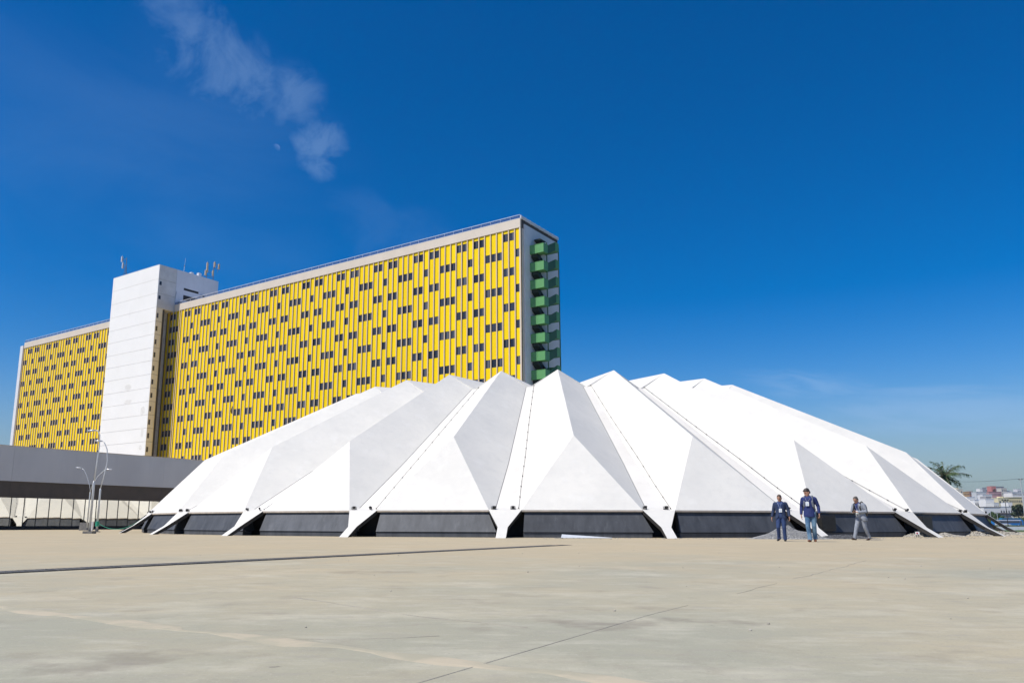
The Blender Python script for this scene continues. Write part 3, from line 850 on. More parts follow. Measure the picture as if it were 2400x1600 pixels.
# ------------------------------------------------------------------ lamp posts
def lamp_post(lab, base, thick_h, top_h, arms, block=None, rad_=.078):
    t = thing('street_lamp', lab, 'street lamp', base, 0, 'galvanised lamp posts by the low building')
    b = MB()
    if block: b.box(-block, -block, 0, block, block, .16)
    else: b.box(-.2, -.2, 0, .2, .2, .05)
    b.tube([(.0, 0, .05), (0, 0, .16 if block else .2)], .13, 8)
    b.build('base', m_steeldark, t)
    z0 = .16 if block else .05
    b = MB(); b.tube([(0, 0, z0), (0, 0, thick_h - .12), (0, 0, thick_h)], [rad_, rad_ * .9, rad_ * .55], 10); b.build('pole', m_galv, t, True)
    for (pts, tip) in arms:
        b = MB(); b.tube([(0, 0, thick_h - .02)] + pts, [rad_ * .5] * (len(pts)) + [rad_ * .4], 8); b.build('arm', m_galv, t, True)
        p = Vector(pts[-1]); q_ = p + Vector(tip)
        b = MB(); d = (q_ - p)
        b.tube([p - d * .1, p + d * .25, p + d * .8, q_], [.03, .07, .06, .03], 8); b.build('lamp_head', m_lens, t, True)
    return t


lamp_post('tallest lamp post, single hooked arm, standing on a square steel block', at_z(209.4, 1249.7), 3.35, 6.7,
          [([(.08, 0, 4.6), (.14, .0, 5.6), (.10, 0, 6.35), (-.05, 0, 6.62), (-.22, 0, 6.65)], (-.55, 0, -.03))], .3)
lamp_post('lamp post with green tape round its foot and one hooked arm', at_z(226.4, 1246.2), 3.25, 6.8,
          [([(.22, 0, 4.4), (.34, 0, 5.3), (.25, 0, 6.2), (.0, 0, 6.72), (-.2, 0, 6.85)], (-.55, 0, .03))])
cpos = at_y(203.5, 1240, 75); cpos.z = .0
t = lamp_post('double-armed lamp post behind the others with two arms curving apart', (cpos.x, cpos.y, 0), 3.5, 5.8,
          [([(-.1, 0, 4.1), (-.45, 0, 5.0), (-.75, 0, 5.55), (-1.0, 0, 5.72)], (-.55, 0, .06)), ([(.15, 0, 4.2), (.6, 0, 5.0), (1.1, 0, 5.5), (1.3, 0, 5.62)], (.6, 0, -.02))], rad_=.065)
b = MB(); lb_ = at_z(226.4, 1246.2)
b.tube([(0, 0, .42), (0, 0, .78)], .135, 10); o = b.build('green_tape', m_tape)
o.location = (lb_.x, lb_.y, 0); tag(o, 'band of green tape wound round the lamp post foot', 'tape')
ropeA = lb_ + Vector((.12, 0, .62)); ropeB = hall.location + pt(g['Re'] + .5, .95, PH - 4.5 * STEP, -.3)
pts = []
for k in range(15):
    f = k / 14; p = ropeA.lerp(ropeB, f); p.z -= .75 * 4 * f * (1 - f) * .72; p.z = max(p.z, .03); pts.append(p)
b = MB(); b.tube(pts, .016, 5); tag(b.build('green_rope', m_tape), 'sagging green rope tied from the taped lamp post to the white hall', 'rope')
t = thing('concrete_block', 'dark concrete block against the foot of the double-armed lamp post', 'block', (cpos.x - .35, cpos.y + .5, 0))
b = MB(); b.hexa([(-.45, -.4, 0), (.45, -.4, 0), (.45, .4, 0), (-.45, .4, 0), (-.4, -.35, .72), (.4, -.35, .72), (.4, .35, .72), (-.4, .35, .72)]); b.build('block', m_steeldark, t)
b = MB(); b.box(.55, -.45, 0, .8, -.2, .82); b.build('white_post', m_railwhite, t)

# ------------------------------------------------------------------ drain grate across the plaza
ga, gb = Vector((-9.6, 5.5, 0)), Vector((2.95, 25.7, 0))
gl = (gb - ga).length
t = thing('drain_grate', 'long narrow dark steel drain grate running across the plaza towards the hall', 'drain grate', ga, math.atan2((gb - ga).y, (gb - ga).x))
gw = .17
b = MB(); b.hexa([(0, -gw - .01, -.002), (gl, -gw - .01, -.002), (gl, gw + .01, -.002), (0, gw + .01, -.002), (0, -gw, .006), (gl, -gw, .006), (gl, gw, .006), (0, gw, .006)]); b.build('trench', m_recess, t)
nsec = int(gl / 1.0)
bar = MB()
for k in range(11): bar.box(.03 + k * .086, -gw + .02, .008, .03 + k * .086 + .034, gw - .02, .017)
bar_me = bar.mesh('grating', m_steeldark)
frm = MB(); frm.box(0, -gw, .0065, .985, -gw + .022, .019); frm.box(0, gw - .022, .0065, .985, gw, .019)
frm_me = frm.mesh('grate_frame', m_steeldark)
for k in range(nsec):
    o = link('grate_frame', frm_me, t); o.location = (k, 0, 0)
    o2 = link('grating', bar_me, o)

# ------------------------------------------------------------------ gravel, rubble and loose pieces
def stone(b, c, r, rnd, mi=0):
    n = 6; ph = rnd.uniform(0, 6.28)
    ring = lambda z, s: [Vector((c[0] + r * s * math.cos(ph + 2 * math.pi * k / n) * rnd.uniform(.75, 1.2), c[1] + r * s * math.sin(ph + 2 * math.pi * k / n) * rnd.uniform(.75, 1.2), c[2] + z * r)) for k in range(n)]
    b.rings([ring(-.6, .6), ring(-.1, 1), ring(.45, .75), ring(.7, .3)], mi)


def heap(name, centre, rx, ry, h, count, rmin, rmax, m, seed, lab=None, skirt=1.1):
    rnd = random.Random(seed); b = MB()
    def hz(x, y):
        q = math.sqrt((x / rx) ** 2 + (y / ry) ** 2)
        return h * max(0, 1 - q) ** 1.1 * (1 + .18 * math.sin(x * 4.1 + seed) * math.cos(y * 3.3))
    n, mm = 28, 8; rings = []
    for j in range(mm + 1):
        f = 1 - j / mm
        rings.append([Vector((rx * f * math.cos(2 * math.pi * k / n), ry * f * math.sin(2 * math.pi * k / n), hz(rx * f * math.cos(2 * math.pi * k / n), ry * f * math.sin(2 * math.pi * k / n)) - .02)) for k in range(n)])
    b.rings(rings)
    for _ in range(count):
        a = rnd.uniform(0, 6.283); q = math.sqrt(rnd.random()) * skirt
        x, y = rx * q * math.cos(a), ry * q * math.sin(a)
        stone(b, (x, y, hz(x, y) + .005), rnd.uniform(rmin, rmax), rnd)
    o = b.build(name, m); o.location = centre; o['kind'] = 'stuff'
    if lab: o['label'] = lab
    return o


gp = at_z(1862, 1263.5)
heap('gravel_heap', (14.45, 37.2, 0), 1.75, 1.1, .58, 3200, .011, .032, m_gravel, 3)
heap('gravel_heap', (17.1, 37.6, 0), 1.5, .7, .22, 1500, .011, .034, mat('dark_gravel', (.16, .165, .17), (.09, .09, .095), 12, .95, bump=.5), 5)
for (u, v, rx, ry, h, nn, sd_) in ((2165, 1258, 1.0, .45, .27, 420, 7), (2225, 1257.5, 1.0, .4, .16, 360, 8), (2305, 1255.5, 1.6, .6, .24, 600, 9), (2360, 1253, 1.6, .6, .24, 600, 10)):
    p = at_z(u, v); d = 0.9
    heap('rubble', (p.x, p.y + .4, 0), rx, ry, h, nn, .025, .085, m_rubble, sd_)
p = at_z(1562, 1258)
heap('rubble', (p.x - .15, p.y + .35, 0), .62, .34, .36, 60, .05, .11, m_rubble, 12)
# scattered chips
rnd = random.Random(5); b = MB()
for _ in range(260):
    x = rnd.uniform(3, 34); y = 37 + (x - 8) ** 2 * .012 + rnd.gauss(0, .6)
    stone(b, (x, y, .01), rnd.uniform(.012, .04), rnd)
for _ in range(140):
    stone(b, (rnd.uniform(-9, 14), rnd.uniform(4, 34), .004), rnd.uniform(.003, .012), rnd)
o = b.build('loose_chips', m_rubble); o['kind'] = 'stuff'
sL, sR = at_z(1290, 1257.6), at_z(1408, 1257.8)
t = thing('metal_sheet', 'long pale metal sheet lying on the ground against the black base panel', 'metal sheet', ((sL.x + sR.x) / 2, 37.75, 0), R(2))
L_ = 2.35
b = MB(); b.hexa([(-L_ / 2, 0, .01), (L_ / 2, -.25, .01), (L_ / 2, -.05, .02), (-L_ / 2 + .1, .35, .16), (-L_ / 2, 0, .03), (L_ / 2, -.25, .03), (L_ / 2, -.05, .04), (-L_ / 2 + .1, .35, .18)]); b.build('sheet', m_sheet, t)
b = MB(); b.box(-1.5, -.22, .0, -1.1, -.1, .03); b.build('offcut', m_rubble, t)


def valve(lab, u, v, sc_):
    p = at_z(u, v); t = thing('marked_box', lab, 'box', p, R(-10), 'boxes with a red mark under the hall eave')
    b = MB(); b.box(-.16 * sc_, -.08, .14, .16 * sc_, .08, .14 + .3 * sc_); b.build('casing', m_railwhite, t)
    b = MB(); b.tube([(-.04, -.10, 0.14 + .15 * sc_), (-.04, -.081, 0.14 + .15 * sc_)], .075 * sc_, 12); b.build('red_cap', m_red, t)
    b = MB(); b.tube([(-.06, 0, 0), (-.06, 0, .14)], .025, 6); b.tube([(.06, 0, 0), (.06, 0, .14)], .025, 6); b.build('leg', m_steeldark, t)
    return t


hc = Vector((g['cx'], g['cy'], 0))
_u = (2150, 1259)
valve('small white box with a red round mark among rubble near the right legs', 2151, 1258.5, .5)
valve('small white box with a red round mark in the recess beside a left leg', 570, 1253.2, .8)
# ------------------------------------------------------------------ people
def ring_e(c, rx, ry, n=16, p=2.3, rot=0.0):
    out = []
    for k in range(n):
        a = 2 * math.pi * k / n; ca, sa = math.cos(a), math.sin(a)
        x = rx * math.copysign(abs(ca) ** (2 / p), ca); y = ry * math.copysign(abs(sa) ** (2 / p), sa)
        out.append(Vector((c[0] + x * math.cos(rot) - y * math.sin(rot), c[1] + x * math.sin(rot) + y * math.cos(rot), c[2])))
    return out


def remeshed(b, name, mats, parent, voxel, smooth_it=4, cut=None):
    me = b.mesh(name + '_src', mats); o = bpy.data.objects.new('tmp_remesh', me); COL.objects.link(o)
    m = o.modifiers.new('r', 'REMESH'); m.mode = 'VOXEL'; m.voxel_size = voxel; m.use_smooth_shade = True
    if smooth_it:
        s = o.modifiers.new('s', 'SMOOTH'); s.iterations = smooth_it; s.factor = .5
    dg = bpy.context.evaluated_depsgraph_get(); dg.update()
    me2 = bpy.data.meshes.new_from_object(o.evaluated_get(dg)); me2.name = name
    bpy.data.objects.remove(o); bpy.data.meshes.remove(me)
    if cut:
        bm = bmesh.new(); bm.from_mesh(me2)
        bmesh.ops.delete(bm, geom=[f for f in bm.faces if cut(f.calc_center_median())], context='FACES')
        bm.to_mesh(me2); bm.free()
    me2.materials.clear()
    for mm in (mats if isinstance(mats, (list, tuple)) else [mats]): me2.materials.append(mm)
    me2.polygons.foreach_set('use_smooth', [True] * len(me2.polygons))
    return link(name, me2, parent)


m_skin = mat('skin', (0.47, 0.26, 0.18), (0.42, 0.22, 0.15), 20, 0.55)
m_hairdark = mat('dark_hair', (0.022, 0.017, 0.014), (0.04, 0.03, 0.025), 40, 0.55)
m_hairgrey = mat('greying_hair', (0.13, 0.115, 0.10), (0.05, 0.043, 0.038), 40, 0.6)
m_hairbrown = mat('cropped_brown_hair', (0.10, 0.06, 0.04), (0.06, 0.038, 0.028), 40, 0.65)
m_navy = mat('navy_suit_cloth', (0.014, 0.028, 0.075), (0.02, 0.04, 0.10), 30, 0.75, bump=0.9, bump_scale=11, stretch=(1, 1, .6))
m_trou = mat('blue_trouser_cloth', (0.016, 0.040, 0.125), (0.022, 0.05, 0.15), 30, 0.75, bump=0.9, bump_scale=11, stretch=(1, 1, .6))
m_shirtn = mat('dark_blue_shirt', (0.02, 0.05, 0.17), (0.015, 0.04, 0.14), 20, 0.75)
m_shirtb = mat('royal_blue_shirt', (0.014, 0.03, 0.145), (0.01, 0.022, 0.11), 12, 0.75, bump=0.9, bump_scale=11, stretch=(1, 1, .6))
m_jean = mat('faded_denim', (0.045, 0.115, 0.22), (0.22, 0.36, 0.48), 3.0, 0.85, lo=.38, hi=.62, bump=0.9, bump_scale=11, stretch=(1, 1, .6))
m_greysuit = mat('grey_suit_cloth', (0.22, 0.245, 0.29), (0.28, 0.305, 0.35), 10, 0.8, bump=0.9, bump_scale=11, stretch=(1, 1, .6))
m_shoeb = mat('black_shoe_leather', (0.012, 0.012, 0.012), (0.02, 0.02, 0.02), 10, 0.35)
m_shoebr = mat('brown_shoe_leather', (0.20, 0.075, 0.03), (0.15, 0.055, 0.022), 10, 0.45)
m_shoedk = mat('dark_brown_shoe_leather', (0.045, 0.022, 0.012), (0.03, 0.016, 0.01), 10, 0.4)
m_badge = mat('badge_card', (0.78, 0.80, 0.80), (0.62, 0.70, 0.74), 30, 0.4)
m_lany = mat('lanyard_ribbon', (0.6, 0.66, 0.74), (0.35, 0.42, 0.55), 40, 0.6)
m_grey_strap = mat('grey_strap', (0.17, 0.19, 0.22), (0.10, 0.11, 0.13), 15, 0.8)
m_eye = mat('eye_dark', (0.02, 0.015, 0.012), None, 5, 0.3)


def limb(b, pts, rad, n=12): b.tube(pts, rad, n)


def hand(b, wrist, fdir, pnorm, side, curl=.5, L=.19):
    """palm and five fingers; fdir = finger direction, pnorm = palm side, side=+1/-1 thumb side of fdir x pnorm"""
    f = Vector(fdir).normalized(); pn = Vector(pnorm); pn = (pn - f * pn.dot(f)).normalized(); s = f.cross(pn) * side
    w = Vector(wrist)
    ring = lambda c, rw, rt: [c + s * (rw * math.cos(2 * math.pi * k / 10)) + pn * (rt * math.sin(2 * math.pi * k / 10)) for k in range(10)]
    b.rings([ring(w - f * .02, .026, .021), ring(w + f * .03, .036, .018), ring(w + f * .085, .042, .015), ring(w + f * .10, .040, .012)])
    for k, (o, ln) in enumerate(((.032, .072), (.011, .082), (-.011, .077), (-.031, .06))):
        p0 = w + f * .09 + s * o
        p1 = p0 + f * ln * .45 + pn * ln * .12 * curl; p2 = p1 + (f * math.cos(.7 * curl) + pn * math.sin(.7 * curl)) * ln * .32; p3 = p2 + (f * math.cos(1.3 * curl) + pn * math.sin(1.3 * curl)) * ln * .27
        b.tube([p0, p1, p2, p3], [.0105, .0098, .009, .0078], 6)
    t0 = w + f * .03 + s * .028; t1 = t0 + (f * .55 + s * .7 + pn * .3) * .045; t2 = t1 + (f * .9 + s * .25 + pn * .35) * .045
    b.tube([t0, t1, t2], [.014, .012, .0095], 6)


def head_parts(t, base, yaw, pitch, roll, hair_m, hair_style, body):
    """head shapes go into the body mesh; hair, brows and eyes are children"""
    fr = Matrix.Translation(base) @ Matrix.Rotation(yaw, 4, 'Z') @ Matrix.Rotation(pitch, 4, 'X') @ Matrix.Rotation(roll, 4, 'Y')
    # head axis up = +Z, face = -Y; base = atlas joint, head from -.09 to +.155
    prof = [(-.105, .028, .030, -.062), (-.09, .046, .048, -.046), (-.06, .060, .074, -.026), (-.02, .069, .090, -.008), (.03, .074, .098, .0), (.07, .076, .100, .004), (.105, .070, .092, .008), (.135, .050, .070, .010), (.152, .022, .034, .012)]
    rings = [[fr @ q_ for q_ in ring_e((0, yo, z), rx, ry, 16, 2.1)] for z, rx, ry, yo in prof]
    body.rings(rings)
    body.tube([fr @ Vector((0, -.088, .045)), fr @ Vector((0, -.108, .005)), fr @ Vector((0, -.118, -.018)), fr @ Vector((0, -.09, -.03))], [.010, .013, .017, .01], 7)
    body.tube([fr @ Vector((-.022, -.083, -.055)), fr @ Vector((.022, -.083, -.055))], [.011, .011], 6)
    body.tube([fr @ Vector((-.05, -.078, .045)), fr @ Vector((0, -.093, .05)), fr @ Vector((.05, -.078, .045))], [.011, .013, .011], 6)
    for s in (-1, 1):
        body.tube([fr @ Vector((s * .072, .005, .035)), fr @ Vector((s * .083, .014, .0)), fr @ Vector((s * .072, .004, -.03))], [.010, .016, .008], 6)
    for s in (-1, 1):
        e = MB(); e.sphere(fr @ Vector((s * .031, -.083, .022)), .0115, 8, 6); e.build('eye', m_eye, t, True)
        e = MB(); e.tube([fr @ Vector((s * .014, -.098, .052)), fr @ Vector((s * .034, -.097, .056)), fr @ Vector((s * .054, -.080, .050))], .006, 5); e.build('eyebrow', hair_m, t, True)
    h = MB()
    grow, low_, front = {'full': (.009, -.015, -.02), 'crop': (.005, .005, -.012), 'thin': (.009, -.005, .012)}[hair_style]
    hp = [(low_ - .03, .060, .050, .045), (low_, .071, .066, .032), (.03, .075, .074, .026), (.07, .077, .090 + (-.012 if front > 0 else .004), .012 + max(front, 0)), (.105, .071, .090, .012 + max(front, 0)), (.135, .052, .070, .013), (.156, .022, .034, .013)]
    rings = [[fr @ q_ for q_ in ring_e((0, yo, z), rx + grow, ry + grow, 16, 2.1)] for z, rx, ry, yo in hp]
    h.rings(rings)
    if hair_style == 'full':
        h.tube([fr @ Vector((-.055, -.075, .10)), fr @ Vector((0, -.092, .118)), fr @ Vector((.055, -.07, .10))], [.014, .018, .014], 7)
    remeshed(h, 'hair', hair_m, t, .008, 3)
    return fr


def person(lab, loc, rz, H, J, clothes):
    """J: joints in metres for a 1.75 m figure facing -Y"""
    t = thing('person', lab, 'person', loc, rz)
    t.scale = (H / 1.75,) * 3
    body = MB()
    V = {k: Vector(v) for k, v in J.items() if isinstance(v, (tuple, list)) and len(v) == 3}
    lean = V['neck'] - V['pelvis']
    def sp(f): return V['pelvis'] + lean * f
    # body: slim trunk, neck, limbs, hands
    def trunk(b, grow, f0, f1, table):
        rr = []
        for f, rx, ry in table:
            if f < f0 or f > f1: continue
            c = sp(f); rr.append(ring_e((c.x, c.y, c.z), rx + grow, ry + grow, 20, 2.6, J.get('twist', 0)))
        b.rings(rr)
    table = [(-.30, .165, .118), (-.16, .170, .122), (-.02, .165, .118), (.12, .155, .110), (.28, .150, .105), (.45, .160, .110), (.62, .174, .118), (.78, .180, .116), (.88, .165, .100), (.95, .118, .078), (1.02, .065, .058)]
    trunk(body, -.02, -.1, 1.1, table)
    hd = V['head']
    body.tube([V['neck'] - Vector((0, 0, .05)), V['neck'].lerp(hd, .5), hd + Vector((0, 0, -.02))], [.062, .056, .055], 12)
    for s in ('l', 'r'):
        body.tube([V['sh' + s], V['el' + s], V['wr' + s]], [.045, .037, .026], 10)
        body.tube([V['hip' + s], V['kn' + s], V['an' + s]], [.072, .05, .036], 10)
        body.tube([V['an' + s] + Vector((0, .02, -.0)), V['an' + s] + Vector((0, -.06, -.05))], [.035, .03], 8)
        hand(body, V['wr' + s], J['hd' + s][0], J['hd' + s][1], J['hd' + s][2], J['hd' + s][3])
    fr = head_parts(t, hd, *J['headrot'], clothes['hair'], clothes['hairstyle'], body)
    remeshed(body, 'body', m_skin, t, .0075, 2)
    # trousers
    b = MB(); hem = clothes.get('hem', .062)
    rr = [ring_e(tuple(sp(f)), rx + .012, ry + .012, 18, 2.5) for f, rx, ry in [(-.19, .150, .10), (-.06, .168, .118), (.06, .160, .114), (.17, .150, .108)]]
    b.rings(rr)
    for s in ('l', 'r'):
        h_, k_, a_ = V['hip' + s], V['kn' + s], V['an' + s]
        b.tube([h_ + Vector((0, 0, .05)), h_.lerp(k_, .35), k_ + Vector((0, -.005, 0)), k_.lerp(a_, .45), a_ + Vector((0, 0, .03)), a_ + Vector((0, 0, -.035))], [(.098, .10), (.092, .096), (.074, .078), (.068, .072), (hem, hem + .006), (hem + .004, hem + .012)], 14)
    remeshed(b, 'trousers', clothes['trousers'], t, .012, 3)
    # shoes
    for s in ('l', 'r'):
        a_ = V['an' + s]; fd = J['ft' + s]; f = Vector(fd).normalized(); sd_ = Vector((0, 0, 1)).cross(f).normalized(); upv = f.cross(sd_)
        if upv.z < 0: upv = -upv
        c0 = a_ - upv * .045
        b = MB()
        def rg(d, w, h, lift): return [c0 + f * d + sd_ * (w * math.cos(2 * math.pi * k / 12)) + upv * (max(-.04, h * math.sin(2 * math.pi * k / 12)) + lift) for k in range(12)]
        b.rings([rg(-.085, .024, .03, 0.0), rg(-.06, .036, .05, .005), rg(.0, .040, .06, .008), rg(.06, .044, .045, -.002), rg(.12, .048, .032, -.008), rg(.165, .038, .025, -.012), rg(.19, .016, .015, -.018)])
        b.tube([a_ + upv * -.03, a_ + upv * .03], [.044, .042], 10)
        remeshed(b, 'shoe', clothes['shoes'], t, .009, 2)
    # shirt
    b = MB()
    lowf = clothes.get('shirt_low', -.02)
    tb = [r for r in table if r[0] >= lowf]
    rr = [ring_e(tuple(sp(f)), rx + clothes.get('shirt_grow', .006), ry + clothes.get('shirt_grow', .006) + .004, 20, 2.5) for f, rx, ry in tb]
    b.rings(rr)
    b.tube([V['neck'] + Vector((0, .012, -.045)), V['neck'] + Vector((0, .004, .018))], [.086, .072], 14)
    if clothes.get('sleeves'):
        for s in ('l', 'r'):
            sin_ = V['sh' + s].lerp(V['neck'], .18) + Vector((0, 0, -.03))
            b.tube([sin_, V['sh' + s].lerp(V['el' + s], .12), V['sh' + s].lerp(V['el' + s], .5), V['el' + s], V['el' + s].lerp(V['wr' + s], .6), V['wr' + s]], [.062, .067, .063, .056, .050, .042], 12)
            b.sphere(V['sh' + s].lerp(sin_, .35) + Vector((0, 0, -.008)), (.069, .069, .066), 14, 9)
    remeshed(b, 'shirt', clothes['shirt'], t, .011, 3)
    if clothes.get('jacket'):
        b = MB()
        rr = [ring_e(tuple(sp(f)), rx + .026 + (0.02 if f < -.1 else 0), ry + .026 + (.012 if f < -.1 else 0), 22, 2.5) for f, rx, ry in [(-.36, .165, .118)] + table[:-1]]
        b.rings(rr)
        for s in ('l', 'r'):
            sh, el, wr = V['sh' + s], V['el' + s], V['wr' + s]
            sin_ = sh.lerp(V['neck'], .18) + Vector((0, 0, -.03))
            b.tube([sin_, sh.lerp(el, .10), sh.lerp(el, .35), sh.lerp(el, .65), el, el.lerp(wr, .5), wr - (wr - el).normalized() * .01], [.070, .076, .073, .067, .060, .055, .049], 14)
            b.sphere(sh.lerp(sin_, .35) + Vector((0, 0, -.008)), (.078, .078, .074), 14, 9)
        pz = V['pelvis'].z
        def cut(c):
            f = (c.z - pz) / lean.z
            mid = sp(f); w_ = .045 + .065 * max(0, min(1, (f - .1) / .75)) if f > .02 else .045 + .10 * min(1, (.02 - f) / .3)
            xx = c.x - mid.x - clothes.get('open_shift', 0)
            return c.y < mid.y - .03 and abs(xx) < w_ and f < .98 or f > 1.0
        remeshed(b, 'jacket', clothes['jacket'], t, .012, 3, cut)
    # lanyard and badge
    yfront = lambda f: sp(f).y - ([r for r in table if r[0] >= f][0][2] + clothes.get('shirt_grow', .006) + .016)
    bf = clothes.get('badge_f', .30); bx = sp(bf).x + clothes.get('badge_x', 0)
    b = MB()
    for s in (-1, 1):
        c = V['neck']
        b.tube([(c.x + s * .072, c.y - .02, c.z + .005), (c.x + s * .075, c.y - .085, c.z - .045), (c.x + s * .05, yfront(.78), sp(.78).z), (bx + s * .004, yfront(bf + .17), sp(bf + .14).z)], [(.009, .004)] * 4, 6)
    b.build('lanyard', m_lany, t)
    b = MB(); z = sp(bf).z; y = yfront(bf) - .012
    b.box(bx - .052, y - .004, z - .055, bx + .052, y, z + .08); b.box(bx - .03, y - .007, z - .03, bx + .03, y - .0045, z + .035, 1)
    b.build('badge', [m_badge, m_lany], t)
    return t, V, fr


J1 = dict(pelvis=(0, 0, .95), neck=(.0, -.02, 1.475), head=(-.005, -.055, 1.575), headrot=(R(-6), R(26), 0),
          shl=(.185, 0, 1.40), ell=(.275, .03, 1.13), wrl=(.305, -.06, .90), shr=(-.185, 0, 1.40), elr=(-.265, .05, 1.13), wrr=(-.325, .0, .885),
          hipl=(.09, 0, .90), knl=(.095, -.05, .50), anl=(.10, .0, .09), hipr=(-.09, 0, .90), knr=(-.105, -.10, .50), anr=(-.125, .06, .125),
          hdl=((.05, -.15, -1), (-.9, .1, 0), 1, .8), hdr=((-.1, -.15, -1), (.9, .1, 0), -1, .7), ftl=(.1, -1, 0.0), ftr=(-.25, -1, -.22))
person('man in navy suit, head bowed, walking left of the tall man in jeans', (12.1, 31.85, 0), R(-29), 1.83, J1,
       dict(hair=m_hairbrown, hairstyle='crop', trousers=m_trou, shoes=m_shoeb, shirt=m_shirtn, jacket=m_navy, badge_f=.33, badge_x=.02))
J2 = dict(pelvis=(.0, 0, .95), neck=(-.01, -.01, 1.475), head=(-.02, -.045, 1.585), headrot=(R(-48), R(24), R(-4)),
          shl=(.19, 0, 1.41), ell=(.275, .06, 1.14), wrl=(.30, -.02, .91), shr=(-.18, 0, 1.41), elr=(-.245, .06, 1.13), wrr=(-.255, -.02, .88),
          hipl=(.11, 0, .90), knl=(.11, .02, .50), anl=(.10, .15, .115), hipr=(-.07, 0, .90), knr=(-.06, -.10, .49), anr=(-.03, -.10, .085),
          hdl=((.05, -.15, -1), (-.9, .1, 0), 1, 1.2), hdr=((.0, -.15, -1), (.9, .1, 0), -1, .8), ftl=(.1, -1, -.25), ftr=(-.15, -1, .05))
t2, V2, fr2 = person('tall man in loose royal blue shirt, faded jeans and brown shoes, looking aside', (12.84, 30.9, 0), R(-30), 2.03, J2,
       dict(hair=m_hairdark, hairstyle='full', trousers=m_jean, shoes=m_shoebr, shirt=m_shirtb, shirt_low=-.31, shirt_grow=.016, sleeves=True, badge_f=.50, badge_x=-.02, hem=.068))
J3 = dict(pelvis=(.03, 0, .94), neck=(-.02, -.06, 1.455), head=(-.045, -.12, 1.545), headrot=(R(-8), R(36), 0), twist=R(-4),
          shl=(.18, -.02, 1.39), ell=(.265, -.02, 1.10), wrl=(.05, -.26, 1.085), shr=(-.205, -.04, 1.38), elr=(-.27, -.10, 1.09), wrr=(-.11, -.29, 1.09),
          hipl=(.11, 0, .90), knl=(.13, .06, .50), anl=(.16, .24, .11), hipr=(-.06, 0, .90), knr=(-.10, -.16, .49), anr=(-.14, -.27, .095),
          hdl=((-.85, -.45, .12), (0, -.3, 1), 1, 1.0), hdr=((.75, -.5, .12), (0, -.3, 1), -1, 1.0), ftl=(-.1, -1, -.22), ftr=(-.15, -1, .12))
t3, V3, fr3 = person('man in light grey suit bent over a phone, walking alone at the right', (16.3, 34.1, 0), R(-56), 1.87, J3,
       dict(hair=m_hairgrey, hairstyle='thin', trousers=m_greysuit, shoes=m_shoedk, shirt=m_shirtb, jacket=m_greysuit, badge_f=.26, badge_x=-.03, hem=.058, open_shift=-.03))
# phone in his hands
t = thing('phone', 'small dark phone held in both hands by the man in grey', 'phone', Matrix.LocRotScale(t3.location, t3.rotation_euler, t3.scale) @ Vector((-.035, -.375, 1.115)), R(-56))
t.rotation_euler = (R(-40), 0, R(-56))
b = MB(); b.box(-.075, -.038, -.004, .075, .038, .004); b.build('casing', m_blackmetal, t)
b = MB(); b.box(-.068, -.033, .0045, .068, .033, .006); b.build('screen', m_glass, t)


def backpack(lab, pt_, V, m1_, m2_, H, rz, jacket_grow):
    t = thing('backpack', lab, 'backpack', pt_, rz); t.scale = (H / 1.75,) * 3
    b = MB(); yb = .13 + jacket_grow
    rr = [ring_e((V['neck'].x * .5, yb + .10, z), rx, ry, 16, 3.2) for z, rx, ry in ((.93, .12, .06), (.96, .155, .09), (1.10, .165, .10), (1.28, .155, .085), (1.38, .12, .06), (1.41, .06, .03))]
    b.rings(rr); remeshed(b, 'pack', m1_, t, .014, 3)
    for s, sh in ((1, V['shl']), (-1, V['shr'])):
        x = sh.x * .62; y0 = sh.y
        b = MB(); gy = jacket_grow
        b.tube([(x, yb + .03, 1.33), (x, y0 + .08 + gy, sh.z + .055), (x, y0 + .0, sh.z + .085 + gy), (x, y0 - .085 - gy, sh.z + .03), (x * 1.05, y0 - .128 - gy, sh.z - .12), (x * 1.25, y0 - .11 - gy, sh.z - .27), (x * 1.5, y0 - .02, sh.z - .36), (x * 1.3, yb + .03, sh.z - .40)], [(.010, .030)] * 8, 8)
        b.build('strap', m2_, t)
    return t


backpack('backpack with light grey straps worn by the tall man in jeans', t2.location, V2, m_blackmetal, m_grey_strap, 2.03, R(-30), .0)
backpack('black backpack worn over the grey suit of the man with the phone', t3.location, V3, m_blackmetal, m_blackmetal, 1.87, R(-56), .028)

# ------------------------------------------------------------------ vegetation
def leaf_cloud(b, c, r, n, size, rnd, mi=0):
    c = Vector(c)
    for _ in range(n):
        while True:
            p = Vector((rnd.uniform(-1, 1), rnd.uniform(-1, 1), rnd.uniform(-1, 1)))
            if .15 < p.length < 1: break
        p = p * (0.6 + .4 * rnd.random())
        q = c + Vector((p.x * r[0], p.y * r[1], p.z * r[2]))
        a = Vector((rnd.gauss(0, 1), rnd.gauss(0, 1), rnd.gauss(0, 1))).normalized(); d_ = a.orthogonal().normalized(); e_ = a.cross(d_)
        s = size * rnd.uniform(.6, 1.3)
        b.add([q + d_ * s, q + e_ * s * .6, q - d_ * s, q - e_ * s * .6], [(0, 1, 2, 3)], mi)


